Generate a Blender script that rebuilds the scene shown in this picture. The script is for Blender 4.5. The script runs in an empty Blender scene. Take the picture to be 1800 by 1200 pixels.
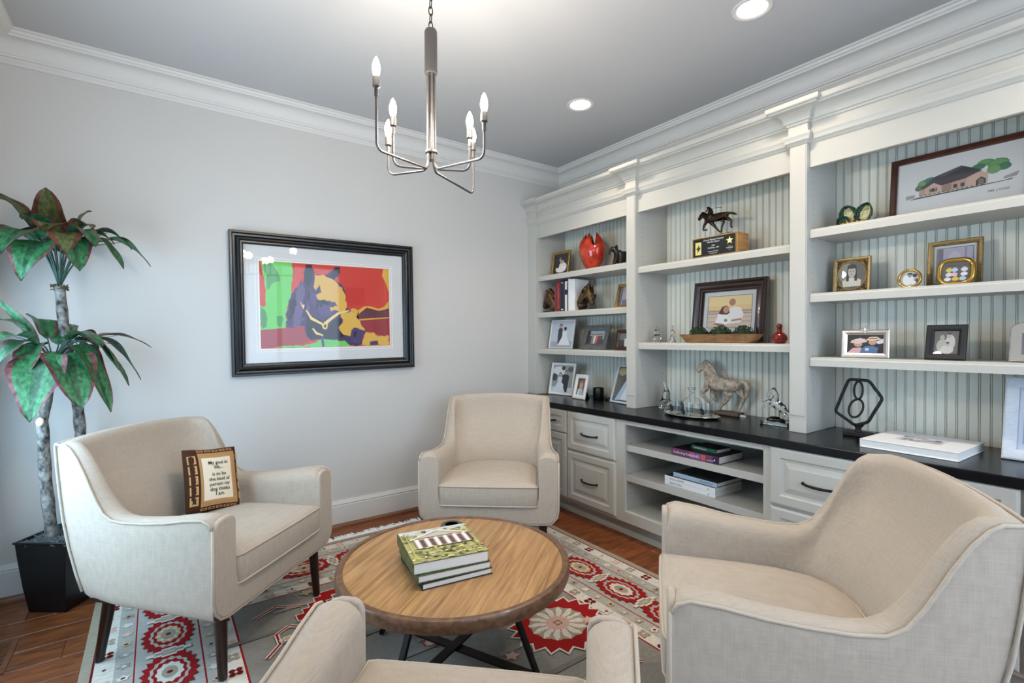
import bpy, bmesh, math, random
from mathutils import Vector, Matrix
random.seed(7)
S = bpy.context.scene
COL = S.collection
R = math.radians
PI = math.pi

# ------------------------------------------------------------------ camera
cam_d = bpy.data.cameras.new('camera')
cam = bpy.data.objects.new('camera', cam_d)
COL.objects.link(cam)
CX, CY, CZ = -2.9631, -3.3804, 1.2726
YAW, PITCH, ROLL, FPX = 35.7317, -0.5691, -0.1924, 868.935
cam_d.sensor_width = 36.0
cam_d.sensor_fit = 'HORIZONTAL'
cam_d.lens = FPX / 1800.0 * 36.0
cam_d.shift_y = 0.88 / 1800.0
cam_d.clip_start = 0.02
_y, _p, _r = R(YAW), R(PITCH), R(ROLL)
_f = Vector((math.sin(_y) * math.cos(_p), math.cos(_y) * math.cos(_p), math.sin(_p)))
_rt = Vector((math.cos(_y), -math.sin(_y), 0))
_up = _rt.cross(_f)
_R = _rt * math.cos(_r) + _up * math.sin(_r)
_U = -_rt * math.sin(_r) + _up * math.cos(_r)
_m = Matrix((_R, _U, -_f)).transposed().to_4x4()
_m.translation = Vector((CX, CY, CZ))
cam.matrix_world = _m
S.camera = cam

# ------------------------------------------------------------------ world and light
world = bpy.data.worlds.new('daylight')
S.world = world
world.use_nodes = True
world.node_tree.nodes['Background'].inputs['Color'].default_value = (0.62, 0.80, 1.0, 1)
world.node_tree.nodes['Background'].inputs['Strength'].default_value = 1.5


def area_light(name, loc, direction, sx, sy, power, color):
    d = bpy.data.lights.new(name, 'AREA')
    d.shape = 'RECTANGLE'
    d.size, d.size_y, d.energy, d.color = sx, sy, power, color
    o = bpy.data.objects.new(name, d)
    COL.objects.link(o)
    o.location = loc
    o.rotation_euler = Vector(direction).to_track_quat('-Z', 'Z').to_euler()
    return o


# daylight entering by the window beside the plant and an added fill light behind the camera
area_light('window_daylight', (-3.60, -0.95, 1.10), (1, 0, -0.05), 1.15, 1.30, 13, (0.46, 0.74, 1.0))
area_light('front_fill_light', (-1.9, -4.62, 1.45), (0, 1, 0.0), 2.6, 1.8, 16, (0.60, 0.76, 1.0))
S.view_settings.view_transform = 'Standard'
S.view_settings.look = 'None'
S.view_settings.gamma = 1.0
S.view_settings.use_curve_mapping = False
S.view_settings.exposure = 1.07
S.cycles.max_bounces = 6
S.cycles.diffuse_bounces = 3
S.cycles.glossy_bounces = 3
S.cycles.transmission_bounces = 6
S.cycles.transparent_max_bounces = 10
S.cycles.caustics_reflective = False
S.cycles.caustics_refractive = False
S.cycles.use_adaptive_sampling = True
S.cycles.adaptive_threshold = 0.04


# ------------------------------------------------------------------ helpers: colour, materials
def lin(c):
    o = []
    for v in c[:3]:
        v = v / 255.0
        o.append(v / 12.92 if v <= 0.04045 else ((v + 0.055) / 1.055) ** 2.4)
    return (o[0], o[1], o[2], 1.0)


MATS = {}


def mat(name, rgb, rough=0.5, metal=0.0, spec=0.5, noise=None, bump=None, coat=0.0, trans=0.0, ior=1.45, emit=None, stretch=None, rgb2=None):
    """Principled material; noise=(scale, amount) varies the colour, bump=(scale, strength) the relief."""
    m = bpy.data.materials.new(name)
    m.use_nodes = True
    nt = m.node_tree
    N, L = nt.nodes, nt.links
    b = N['Principled BSDF']
    col = lin(rgb)
    b.inputs['Base Color'].default_value = col
    b.inputs['Roughness'].default_value = rough
    b.inputs['Metallic'].default_value = metal
    b.inputs['Specular IOR Level'].default_value = spec
    b.inputs['Coat Weight'].default_value = coat
    b.inputs['Transmission Weight'].default_value = trans
    b.inputs['IOR'].default_value = ior
    if emit:
        b.inputs['Emission Color'].default_value = lin(emit[0])
        b.inputs['Emission Strength'].default_value = emit[1]
    src = None
    if noise or bump:
        tc = N.new('ShaderNodeTexCoord')
        mp = N.new('ShaderNodeMapping')
        L.new(tc.outputs['Object'], mp.inputs['Vector'])
        if stretch:
            mp.inputs['Scale'].default_value = stretch
        src = mp.outputs['Vector']
    if noise:
        n = N.new('ShaderNodeTexNoise')
        n.inputs['Scale'].default_value = noise[0]
        n.inputs['Detail'].default_value = 6
        n.inputs['Roughness'].default_value = 0.6
        L.new(src, n.inputs['Vector'])
        r = N.new('ShaderNodeValToRGB')
        c2 = lin(rgb2) if rgb2 else tuple(v * (1 - noise[1]) for v in col[:3]) + (1,)
        c1 = col if rgb2 else tuple(min(1, v * (1 + noise[1] * 0.5)) for v in col[:3]) + (1,)
        r.color_ramp.elements[0].color = c2
        r.color_ramp.elements[0].position = 0.35
        r.color_ramp.elements[1].color = c1
        r.color_ramp.elements[1].position = 0.65
        L.new(n.outputs['Fac'], r.inputs['Fac'])
        L.new(r.outputs['Color'], b.inputs['Base Color'])
    if bump:
        n2 = N.new('ShaderNodeTexNoise')
        n2.inputs['Scale'].default_value = bump[0]
        n2.inputs['Detail'].default_value = 4
        L.new(src, n2.inputs['Vector'])
        bp = N.new('ShaderNodeBump')
        bp.inputs['Strength'].default_value = bump[1]
        bp.inputs['Distance'].default_value = 0.01
        L.new(n2.outputs['Fac'], bp.inputs['Height'])
        L.new(bp.outputs['Normal'], b.inputs['Normal'])
    MATS[name] = m
    return m


def wood(name, dark, light, stretch, scale=3.0, rough=0.45, wave=0.0, coat=0.0, rot=0.0, detail=8, obj_random=0.0):
    """Grain: noise stretched along one axis, with rings from a distorted wave when wave > 0."""
    m = bpy.data.materials.new(name)
    m.use_nodes = True
    nt = m.node_tree
    N, L = nt.nodes, nt.links
    b = N['Principled BSDF']
    b.inputs['Roughness'].default_value = rough
    b.inputs['Coat Weight'].default_value = coat
    tc = N.new('ShaderNodeTexCoord')
    mp = N.new('ShaderNodeMapping')
    mp.inputs['Scale'].default_value = stretch
    mr = N.new('ShaderNodeMapping')
    mr.inputs['Rotation'].default_value = (0, 0, rot)
    L.new(tc.outputs['Object'], mr.inputs['Vector'])
    v = mr.outputs['Vector']
    if obj_random:
        oi = N.new('ShaderNodeObjectInfo')
        sc = N.new('ShaderNodeMath')
        sc.operation = 'MULTIPLY'
        sc.inputs[1].default_value = 37.0
        L.new(oi.outputs['Random'], sc.inputs[0])
        ad = N.new('ShaderNodeVectorMath')
        ad.operation = 'ADD'
        L.new(v, ad.inputs[0])
        L.new(sc.outputs[0], ad.inputs[1])
        v = ad.outputs[0]
    L.new(v, mp.inputs['Vector'])
    n = N.new('ShaderNodeTexNoise')
    n.inputs['Scale'].default_value = scale
    n.inputs['Detail'].default_value = detail
    n.inputs['Roughness'].default_value = 0.62
    n.inputs['Distortion'].default_value = 0.6
    L.new(mp.outputs['Vector'], n.inputs['Vector'])
    fac = n.outputs['Fac']
    if wave:
        w = N.new('ShaderNodeTexWave')
        w.bands_direction = 'Y'
        w.inputs['Scale'].default_value = wave
        w.inputs['Distortion'].default_value = 7.0
        w.inputs['Detail'].default_value = 3
        w.inputs['Detail Scale'].default_value = 1.2
        L.new(mp.outputs['Vector'], w.inputs['Vector'])
        mx = N.new('ShaderNodeMath')
        mx.operation = 'MULTIPLY_ADD'
        mx.inputs[1].default_value = 0.45
        L.new(w.outputs['Fac'], mx.inputs[0])
        ml = N.new('ShaderNodeMath')
        ml.operation = 'MULTIPLY'
        ml.inputs[1].default_value = 0.55
        L.new(fac, ml.inputs[0])
        L.new(ml.outputs[0], mx.inputs[2])
        fac = mx.outputs[0]
    r = N.new('ShaderNodeValToRGB')
    r.color_ramp.elements[0].color = lin(dark)
    r.color_ramp.elements[0].position = 0.3
    r.color_ramp.elements[1].color = lin(light)
    r.color_ramp.elements[1].position = 0.7
    L.new(fac, r.inputs['Fac'])
    out = r.outputs['Color']
    if obj_random:
        hs = N.new('ShaderNodeHueSaturation')
        m2 = N.new('ShaderNodeMapRange')
        m2.inputs['To Min'].default_value = 1 - obj_random
        m2.inputs['To Max'].default_value = 1 + obj_random
        L.new(oi.outputs['Random'], m2.inputs['Value'])
        L.new(m2.outputs[0], hs.inputs['Value'])
        L.new(out, hs.inputs['Color'])
        out = hs.outputs['Color']
    L.new(out, b.inputs['Base Color'])
    bp = N.new('ShaderNodeBump')
    bp.inputs['Strength'].default_value = 0.12
    bp.inputs['Distance'].default_value = 0.004
    L.new(fac, bp.inputs['Height'])
    L.new(bp.outputs['Normal'], b.inputs['Normal'])
    MATS[name] = m
    return m


def fabric(name, rgb, thread=420.0):
    """Woven linen: two crossed thread patterns vary colour and relief."""
    m = bpy.data.materials.new(name)
    m.use_nodes = True
    nt = m.node_tree
    N, L = nt.nodes, nt.links
    b = N['Principled BSDF']
    b.inputs['Roughness'].default_value = 0.92
    b.inputs['Specular IOR Level'].default_value = 0.12
    b.inputs['Sheen Weight'].default_value = 0.15
    tc = N.new('ShaderNodeTexCoord')
    tot = None
    for s in ((thread, thread, 14), (16, 16, thread), (thread, 30, 30)):
        mp = N.new('ShaderNodeMapping')
        mp.inputs['Scale'].default_value = s
        n = N.new('ShaderNodeTexNoise')
        n.inputs['Scale'].default_value = 1.0
        n.inputs['Detail'].default_value = 2
        L.new(tc.outputs['Object'], mp.inputs['Vector'])
        L.new(mp.outputs['Vector'], n.inputs['Vector'])
        if tot is None:
            tot = n.outputs['Fac']
        else:
            a = N.new('ShaderNodeMath')
            a.operation = 'ADD'
            L.new(tot, a.inputs[0])
            L.new(n.outputs['Fac'], a.inputs[1])
            tot = a.outputs[0]
    dv = N.new('ShaderNodeMath')
    dv.operation = 'DIVIDE'
    dv.inputs[1].default_value = 3.0
    L.new(tot, dv.inputs[0])
    r = N.new('ShaderNodeValToRGB')
    c = lin(rgb)
    r.color_ramp.elements[0].color = tuple(v * 0.87 for v in c[:3]) + (1,)
    r.color_ramp.elements[0].position = 0.36
    r.color_ramp.elements[1].color = tuple(min(1, v * 1.06) for v in c[:3]) + (1,)
    r.color_ramp.elements[1].position = 0.64
    L.new(dv.outputs[0], r.inputs['Fac'])
    L.new(r.outputs['Color'], b.inputs['Base Color'])
    bp = N.new('ShaderNodeBump')
    bp.inputs['Strength'].default_value = 0.25
    bp.inputs['Distance'].default_value = 0.002
    L.new(dv.outputs[0], bp.inputs['Height'])
    L.new(bp.outputs['Normal'], b.inputs['Normal'])
    MATS[name] = m
    return m


def pane_mat(name, tint=(1, 1, 1, 1), gloss=1.0):
    """Thin clear pane: transparent with a Fresnel reflection."""
    m = bpy.data.materials.new(name)
    m.use_nodes = True
    nt = m.node_tree
    N, L = nt.nodes, nt.links
    N.remove(N['Principled BSDF'])
    t = N.new('ShaderNodeBsdfTransparent')
    t.inputs['Color'].default_value = tint
    g = N.new('ShaderNodeBsdfGlossy')
    g.inputs['Roughness'].default_value = 0.02
    f = N.new('ShaderNodeLayerWeight')
    pw_ = N.new('ShaderNodeMath')
    pw_.operation = 'POWER'
    pw_.inputs[1].default_value = 5.0
    L.new(f.outputs['Facing'], pw_.inputs[0])
    k = N.new('ShaderNodeMath')
    k.operation = 'MULTIPLY_ADD'
    k.inputs[1].default_value = 0.9
    k.inputs[2].default_value = 0.022 * gloss
    mx = N.new('ShaderNodeMixShader')
    L.new(pw_.outputs[0], k.inputs[0])
    L.new(k.outputs[0], mx.inputs[0])
    L.new(t.outputs[0], mx.inputs[1])
    L.new(g.outputs[0], mx.inputs[2])
    L.new(mx.outputs[0], N['Material Output'].inputs['Surface'])
    MATS[name] = m
    return m


def print_mat(name, rough=0.6, noise=None, bump=None):
    """Flat print or dyed pile: colour comes from the mesh's own colour attribute."""
    m = bpy.data.materials.new(name)
    m.use_nodes = True
    nt = m.node_tree
    N, L = nt.nodes, nt.links
    b = N['Principled BSDF']
    b.inputs['Roughness'].default_value = rough
    b.inputs['Specular IOR Level'].default_value = 0.3 if rough < 0.8 else 0.08
    a = N.new('ShaderNodeVertexColor')
    a.layer_name = 'Col'
    out = a.outputs['Color']
    if noise:
        tc = N.new('ShaderNodeTexCoord')
        mp = N.new('ShaderNodeMapping')
        mp.inputs['Scale'].default_value = noise[2]
        n = N.new('ShaderNodeTexNoise')
        n.inputs['Scale'].default_value = noise[0]
        n.inputs['Detail'].default_value = 5
        mr = N.new('ShaderNodeMapRange')
        mr.inputs['From Min'].default_value = 0.3
        mr.inputs['From Max'].default_value = 0.7
        mr.inputs['To Min'].default_value = 1 - noise[1]
        mr.inputs['To Max'].default_value = 1 + noise[1]
        h = N.new('ShaderNodeHueSaturation')
        L.new(tc.outputs['Object'], mp.inputs['Vector'])
        L.new(mp.outputs['Vector'], n.inputs['Vector'])
        L.new(n.outputs['Fac'], mr.inputs['Value'])
        L.new(mr.outputs[0], h.inputs['Value'])
        L.new(out, h.inputs['Color'])
        out = h.outputs['Color']
        if bump:
            bp = N.new('ShaderNodeBump')
            bp.inputs['Strength'].default_value = bump
            bp.inputs['Distance'].default_value = 0.004
            L.new(n.outputs['Fac'], bp.inputs['Height'])
            L.new(bp.outputs['Normal'], b.inputs['Normal'])
    L.new(out, b.inputs['Base Color'])
    MATS[name] = m
    return m


mat('wall_paint', (200, 197, 192), 0.85, spec=0.2, bump=(180, 0.02))
mat('ceiling_paint', (192, 191, 190), 0.9, spec=0.1)
mat('trim_white', (212, 209, 204), 0.45, spec=0.4)
mat('cabinet_white', (190, 187, 178), 0.4, spec=0.4)
mat('bead_white', (226, 226, 214), 0.45, spec=0.35)
mat('counter_black', (13, 12, 16), 0.24, spec=0.28, noise=(40, 0.3))
mat('bronze_dark', (38, 30, 27), 0.38, metal=0.7, noise=(60, 0.3))
mat('hole_dark', (60, 58, 52), 0.9)
fabric('linen', (180, 166, 150))
fabric('piping', (188, 174, 157), 600)
wood('leg_wood', (20, 8, 6), (40, 18, 13), (6, 6, 1), 6, 0.3, coat=0.2)
wood('floor_wood', (86, 44, 20), (148, 84, 44), (2.4, 12, 4), 3.2, 0.4, obj_random=0.12)
wood('shoe_wood', (84, 50, 30), (134, 86, 52), (1, 12, 12), 4, 0.4)
wood('walnut_top', (126, 88, 52), (192, 148, 96), (1.3, 26, 4), 2.6, 0.34, rot=R(-38), coat=0.1)
wood('walnut_rim', (74, 50, 34), (128, 92, 66), (9, 9, 14), 4, 0.35, coat=0.1)
mat('black_metal', (16, 15, 15), 0.45, metal=0.4)
mat('black_satin', (20, 20, 21), 0.35, spec=0.5)
mat('frame_black', (17, 16, 17), 0.28, spec=0.6)
mat('mat_board', (208, 207, 205), 0.8, spec=0.2)
pane_mat('clear_pane')
pane_mat('window_pane')
print_mat('print_paper', 0.5)
print_mat('print_matte', 0.85)
print_mat('rug_pile', 0.97, noise=(55, 0.16, (1, 6, 1)), bump=0.35)
print_mat('leaf_skin', 0.4, noise=(70, 0.55, (1, 1, .6)), bump=0.3)
mat('paper', (236, 234, 228), 0.8, noise=(300, 0.08), stretch=(0.2, 0.2, 8))
mat('iron_grey', (92, 89, 88), 0.42, metal=0.75)
mat('bulb_glow', (255, 244, 225), 0.2, emit=((255, 236, 205), 28.0))
mat('lamp_glow', (255, 248, 238), 0.3, emit=((255, 244, 226), 14.0))


# ------------------------------------------------------------------ helpers: meshes and objects
class MB:
    """Collects faces; build() links them as ONE mesh object."""

    def __init__(s):
        s.v, s.f, s.c = [], [], []

    def add(s, vs, fs, col=None):
        o = len(s.v)
        s.v += [tuple(p) for p in vs]
        for f in fs:
            s.f.append(tuple(i + o for i in f))
            s.c.append(col)
        return s

    def box(s, x0, x1, y0, y1, z0, z1, col=None):
        v = [(x0, y0, z0), (x1, y0, z0), (x1, y1, z0), (x0, y1, z0), (x0, y0, z1), (x1, y0, z1), (x1, y1, z1), (x0, y1, z1)]
        return s.add(v, [(0, 3, 2, 1), (4, 5, 6, 7), (0, 1, 5, 4), (1, 2, 6, 5), (2, 3, 7, 6), (3, 0, 4, 7)], col)

    def prism(s, poly, fn, a, b, col=None):
        """Extrude a 2D polygon: fn(u, v, t) gives the point, t runs from a to b."""
        n = len(poly)
        v = [fn(p[0], p[1], a) for p in poly] + [fn(p[0], p[1], b) for p in poly]
        f = [tuple(range(n - 1, -1, -1)), tuple(range(n, 2 * n))]
        f += [(i, (i + 1) % n, n + (i + 1) % n, n + i) for i in range(n)]
        return s.add(v, f, col)

    def loft(s, rings, closed=True, cap0=True, cap1=True, col=None):
        n = len(rings[0])
        v = [p for r in rings for p in r]
        f = []
        for k in range(len(rings) - 1):
            for i in range(n if closed else n - 1):
                j = (i + 1) % n
                f.append((k * n + i, k * n + j, (k + 1) * n + j, (k + 1) * n + i))
        if closed and cap0:
            f.append(tuple(range(n - 1, -1, -1)))
        if closed and cap1:
            f.append(tuple((len(rings) - 1) * n + i for i in range(n)))
        return s.add(v, f, col)

    def lathe(s, prof, n=24, c=(0, 0, 0), ry=None, col=None, wob=None):
        rings = []
        for r, z in prof:
            ring = []
            for i in range(n):
                a = 2 * PI * i / n
                k = wob(a, z) if wob else 1.0
                ring.append((c[0] + r * k * math.cos(a), c[1] + r * k * math.sin(a) * (ry or 1), c[2] + z))
            rings.append(ring)
        return s.loft(rings, col=col)

    def tube(s, path, r, n=8, closed=False, col=None):
        P = [Vector(p) for p in path]
        m = len(P)
        rings = []
        prev = None
        for i, p in enumerate(P):
            a = P[(i - 1) % m] if (closed or i > 0) else p
            b = P[(i + 1) % m] if (closed or i < m - 1) else p
            t = (b - a).normalized()
            if prev is None:
                u = t.cross(Vector((0, 0, 1)))
                if u.length < 1e-3:
                    u = t.cross(Vector((0, 1, 0)))
            else:
                u = prev - t * prev.dot(t)
            u.normalize()
            prev = u
            w = t.cross(u)
            rr = r[i] if isinstance(r, (list, tuple)) else r
            rings.append([p + (u * math.cos(2 * PI * k / n) + w * math.sin(2 * PI * k / n)) * rr for k in range(n)])
        if closed:
            rings.append(rings[0])
            return s.loft(rings, cap0=False, cap1=False, col=col)
        return s.loft(rings, col=col)

    def ball(s, c, rx, ry=None, rz=None, n=12, m=8, col=None):
        ry = ry or rx
        rz = rz or rx
        rings = []
        for k in range(m + 1):
            a = -PI / 2 + PI * k / m
            q = max(math.cos(a), 0.02)
            rings.append([(c[0] + rx * q * math.cos(2 * PI * i / n), c[1] + ry * q * math.sin(2 * PI * i / n), c[2] + rz * math.sin(a)) for i in range(n)])
        return s.loft(rings, col=col)

    def sweep(s, prof, path, closed=False):
        """Sweep a profile of (out, z) along a plan path; 'out' is to the left of travel, corners mitred."""
        P = [Vector((p[0], p[1])) for p in path]
        m = len(P)
        rings = []
        for i in range(m):
            d = []
            if closed or i > 0:
                d.append((P[i] - P[(i - 1) % m]).normalized())
            if closed or i < m - 1:
                d.append((P[(i + 1) % m] - P[i]).normalized())
            ns = [Vector((-q.y, q.x)) for q in d]
            if len(ns) == 2:
                k = 1 + ns[0].dot(ns[1])
                nn = (ns[0] + ns[1]) / max(k, 0.2)
            else:
                nn = ns[0]
            rings.append([(P[i].x + nn.x * o, P[i].y + nn.y * o, z) for o, z in prof])
        if closed:
            rings.append(rings[0])
            return s.loft(rings, cap0=False, cap1=False)
        return s.loft(rings)

    def build(s, name, m=None, parent=None, smooth=False, bevel=0.0, sub=0, xf=None, off=None, seg=2, ang=40):
        me = bpy.data.meshes.new(name)
        vs = s.v
        if off is not None:
            vs = [(p[0] - off[0], p[1] - off[1], p[2] - off[2]) for p in vs]
        if xf is not None:
            vs = [tuple(xf @ Vector(p)) for p in vs]
        me.from_pydata(vs, [], s.f)
        if any(c is not None for c in s.c):
            at = me.color_attributes.new('Col', 'FLOAT_COLOR', 'CORNER')
            for p in me.polygons:
                c = s.c[p.index] or (200, 200, 200)
                c = lin(c)
                for li in p.loop_indices:
                    at.data[li].color = c
        bm = bmesh.new()
        bm.from_mesh(me)
        if not any(c is not None for c in s.c):
            bmesh.ops.recalc_face_normals(bm, faces=bm.faces)
        bm.to_mesh(me)
        bm.free()
        o = bpy.data.objects.new(name, me)
        COL.objects.link(o)
        if m is not None:
            me.materials.append(MATS[m] if isinstance(m, str) else m)
        if parent is not None:
            o.parent = parent
        if smooth:
            for p in me.polygons:
                p.use_smooth = True
            if smooth != 'all':
                me.set_sharp_from_angle(angle=R(ang))
        if bevel:
            md = o.modifiers.new('bevel', 'BEVEL')
            md.width, md.segments, md.limit_method, md.angle_limit = bevel, seg, 'ANGLE', R(35)
        if sub:
            md = o.modifiers.new('subdivision', 'SUBSURF')
            md.levels = md.render_levels = sub
        return o


def tag(o, label=None, cat=None, group=None, kind=None):
    if label:
        o['label'] = label
    if cat:
        o['category'] = cat
    if group:
        o['group'] = group
    if kind:
        o['kind'] = kind
    return o


def thing(name, label, cat, loc=(0, 0, 0), rz=0.0, group=None):
    o = bpy.data.objects.new(name, None)
    o.empty_display_size = 0.05
    COL.objects.link(o)
    o.location = loc
    o.rotation_euler = (0, 0, rz)
    return tag(o, label, cat, group)


def copy_tree(o, parent=None):
    c = o.copy()
    COL.objects.link(c)
    c.parent = parent
    for ch in list(o.children):
        copy_tree(ch, c)
    return c


def rounded(w, h, r, n=5, x=0, y=0):
    """Rounded rectangle outline, counter-clockwise."""
    o = []
    for cx, cy, a0 in ((w / 2 - r, h / 2 - r, 0), (-w / 2 + r, h / 2 - r, 90), (-w / 2 + r, -h / 2 + r, 180), (w / 2 - r, -h / 2 + r, 270)):
        for k in range(n + 1):
            a = R(a0 + 90 * k / n)
            o.append((x + cx + r * math.cos(a), y + cy + r * math.sin(a)))
    return o


def layers_mesh(name, layers, fn, parent, m='print_paper', step=0.00012):
    """Flat print: coloured shapes; fn(u, v, lift) gives the point for each outline point."""
    b = MB()
    for i, (c, pts) in enumerate(layers):
        b.add([fn(p[0], p[1], (i + 1) * step) for p in pts], [tuple(range(len(pts)))], c)
    return b.build(name, m, parent)


def ell(cx, cy, rx, ry, n=14, a0=0.0):
    return [(cx + rx * math.cos(2 * PI * i / n + a0), cy + ry * math.sin(2 * PI * i / n + a0)) for i in range(n)]


def rect(x0, y0, x1, y1):
    return [(x0, y0), (x1, y0), (x1, y1), (x0, y1)]


def text_part(name, body, size, fn, parent, m, align='CENTER', shear=0.0, thick=0.0):
    """Lettering as a mesh laid on a surface through fn(u, v)."""
    cu = bpy.data.curves.new('lettering', 'FONT')
    cu.body = body
    cu.size = size
    cu.align_x = align
    cu.align_y = 'CENTER'
    cu.shear = shear
    cu.offset = thick
    cu.resolution_u = 2
    o = bpy.data.objects.new('lettering', cu)
    COL.objects.link(o)
    dg = bpy.context.evaluated_depsgraph_get()
    me = bpy.data.meshes.new_from_object(o.evaluated_get(dg))
    bpy.data.objects.remove(o)
    bpy.data.curves.remove(cu)
    for v in me.vertices:
        v.co = fn(v.co.x, v.co.y)
    me.name = name
    r = bpy.data.objects.new(name, me)
    COL.objects.link(r)
    me.materials.clear()
    me.materials.append(MATS[m])
    r.parent = parent
    return r


def skin_part(name, verts, edges, radii, m, parent, sub=2, root=0, xf=None):
    """One continuous body grown over a skeleton, stored as a plain mesh."""
    me = bpy.data.meshes.new(name)
    me.from_pydata(verts, edges, [])
    o = bpy.data.objects.new(name, me)
    COL.objects.link(o)
    o.modifiers.new('skin', 'SKIN')
    sv = me.skin_vertices[0].data
    for i, r in enumerate(radii):
        sv[i].radius = (r, r) if not isinstance(r, tuple) else r
        sv[i].use_root = (i == root)
    md = o.modifiers.new('subdivision', 'SUBSURF')
    md.levels = md.render_levels = sub
    dg = bpy.context.evaluated_depsgraph_get()
    res = bpy.data.meshes.new_from_object(o.evaluated_get(dg))
    bpy.data.objects.remove(o)
    res.name = name
    for p in res.polygons:
        p.use_smooth = True
    if xf is not None:
        res.transform(xf)
    r = bpy.data.objects.new(name, res)
    COL.objects.link(r)
    res.materials.clear()
    res.materials.append(MATS[m])
    r.parent = parent
    return r


# ------------------------------------------------------------------ the room
XL, YF, H = -3.615, -4.70, 2.74
fl = MB().box(XL - 0.12, 0.12, YF - 0.12, 0.12, -0.12, -0.012).build('floor', 'shoe_wood')
tag(fl, 'brown hardwood floor of wide planks', None, kind='structure')
PW = 0.147
plank_meshes = {}
row = 0
y = 0.0
while y > YF:
    x = XL - random.uniform(0.0, 0.9)
    while x < 0.0:
        ln = random.choice((0.9, 1.2, 1.5, 1.8))
        a, b_ = max(x, XL), min(x + ln, 0.0)
        if b_ - a > 0.02:
            w = round(b_ - a, 3)
            if w not in plank_meshes:
                g = 0.0008
                hw, hh, e = w / 2 - g, PW / 2 - g, 0.003
                mb = MB()
                mb.loft([[(-hw, -hh, -0.012), (hw, -hh, -0.012), (hw, hh, -0.012), (-hw, hh, -0.012)],
                         [(-hw, -hh, -0.002), (hw, -hh, -0.002), (hw, hh, -0.002), (-hw, hh, -0.002)],
                         [(-hw + e, -hh + e, 0.0), (hw - e, -hh + e, 0.0), (hw - e, hh - e, 0.0), (-hw + e, hh - e, 0.0)]], cap0=False)
                o = mb.build('plank', 'floor_wood', fl)
                plank_meshes[w] = o.data
            else:
                o = bpy.data.objects.new('plank', plank_meshes[w])
                COL.objects.link(o)
                o.parent = fl
            o.location = ((a + b_) / 2, y - PW / 2, 0)
        x += ln
    y -= PW

w = MB().box(XL - 0.12, 0.12, 0.0, 0.12, 0, H).build('wall_back', 'wall_paint')
tag(w, 'pale grey wall behind the horse picture', kind='structure')
w = MB().box(0.0, 0.12, YF, 0.0, 0, H).build('wall_right', 'wall_paint')
tag(w, 'pale grey wall behind the built-in bookcases', kind='structure')
WY0, WY1, WZ0, WZ1 = -1.55, -0.35, 0.42, 1.78
mb = MB().box(XL - 0.12, XL, YF, WY0, 0, H).box(XL - 0.12, XL, WY1, 0, 0, H).box(XL - 0.12, XL, WY0, WY1, 0, WZ0).box(XL - 0.12, XL, WY0, WY1, WZ1, H)
tag(mb.build('wall_left', 'wall_paint'), 'pale grey wall with the side window', kind='structure')
FX0, FX1, FZ0, FZ1 = -3.25, -0.55, 0.5, 2.4
mb = MB().box(XL, FX0, YF - 0.12, YF, 0, H).box(FX1, 0, YF - 0.12, YF, 0, H).box(FX0, FX1, YF - 0.12, YF, 0, FZ0).box(FX0, FX1, YF - 0.12, YF, FZ1, H)
tag(mb.build('wall_front', 'wall_paint'), 'pale grey wall with the added wide window behind the camera', kind='structure')
w = MB().box(XL - 0.12, 0.12, YF - 0.12, 0.12, H, H + 0.1).build('ceiling', 'ceiling_paint')
tag(w, 'flat pale grey ceiling', kind='structure')

# windows: frame, muntins and panes; the wide front one is added for light
wn = MB()
for a, b_ in ((WY0, WY0 + 0.05), (WY1 - 0.05, WY1), ((WY0 + WY1) / 2 - 0.025, (WY0 + WY1) / 2 + 0.025)):
    wn.box(XL - 0.1, XL - 0.05, a, b_, WZ0, WZ1)
for a, b_ in ((WZ0, WZ0 + 0.05), (WZ1 - 0.05, WZ1), (1.075, 1.125)):
    wn.box(XL - 0.1, XL - 0.05, WY0, WY1, a, b_)
win = wn.build('window_1', 'trim_white')
tag(win, 'white framed side window', kind='structure')
ym = (WY0 + WY1) / 2
for a, b_ in ((WY0, ym), (ym, WY1)):
    for c, d in ((WZ0, 1.10), (1.10, WZ1)):
        MB().box(XL - 0.078, XL - 0.072, a + 0.025, b_ - 0.025, c + 0.025, d - 0.025).build('pane', 'window_pane', win)
wn = MB()
for k in range(4):
    xx = FX0 + (FX1 - FX0) * k / 3
    wn.box(max(FX0, xx - 0.03), min(FX1, xx + 0.03), YF - 0.1, YF - 0.05, FZ0, FZ1)
for a, b_ in ((FZ0, FZ0 + 0.05), (FZ1 - 0.05, FZ1)):
    wn.box(FX0, FX1, YF - 0.1, YF - 0.05, a, b_)
win = wn.build('added_window', 'trim_white')
tag(win, 'unseen white framed wide window, added for light', kind='structure')
for k in range(3):
    a = FX0 + (FX1 - FX0) * k / 3
    MB().box(a + 0.03, a + (FX1 - FX0) / 3 - 0.03, YF - 0.078, YF - 0.072, FZ0 + 0.05, FZ1 - 0.05).build('pane', 'window_pane', win)

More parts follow.
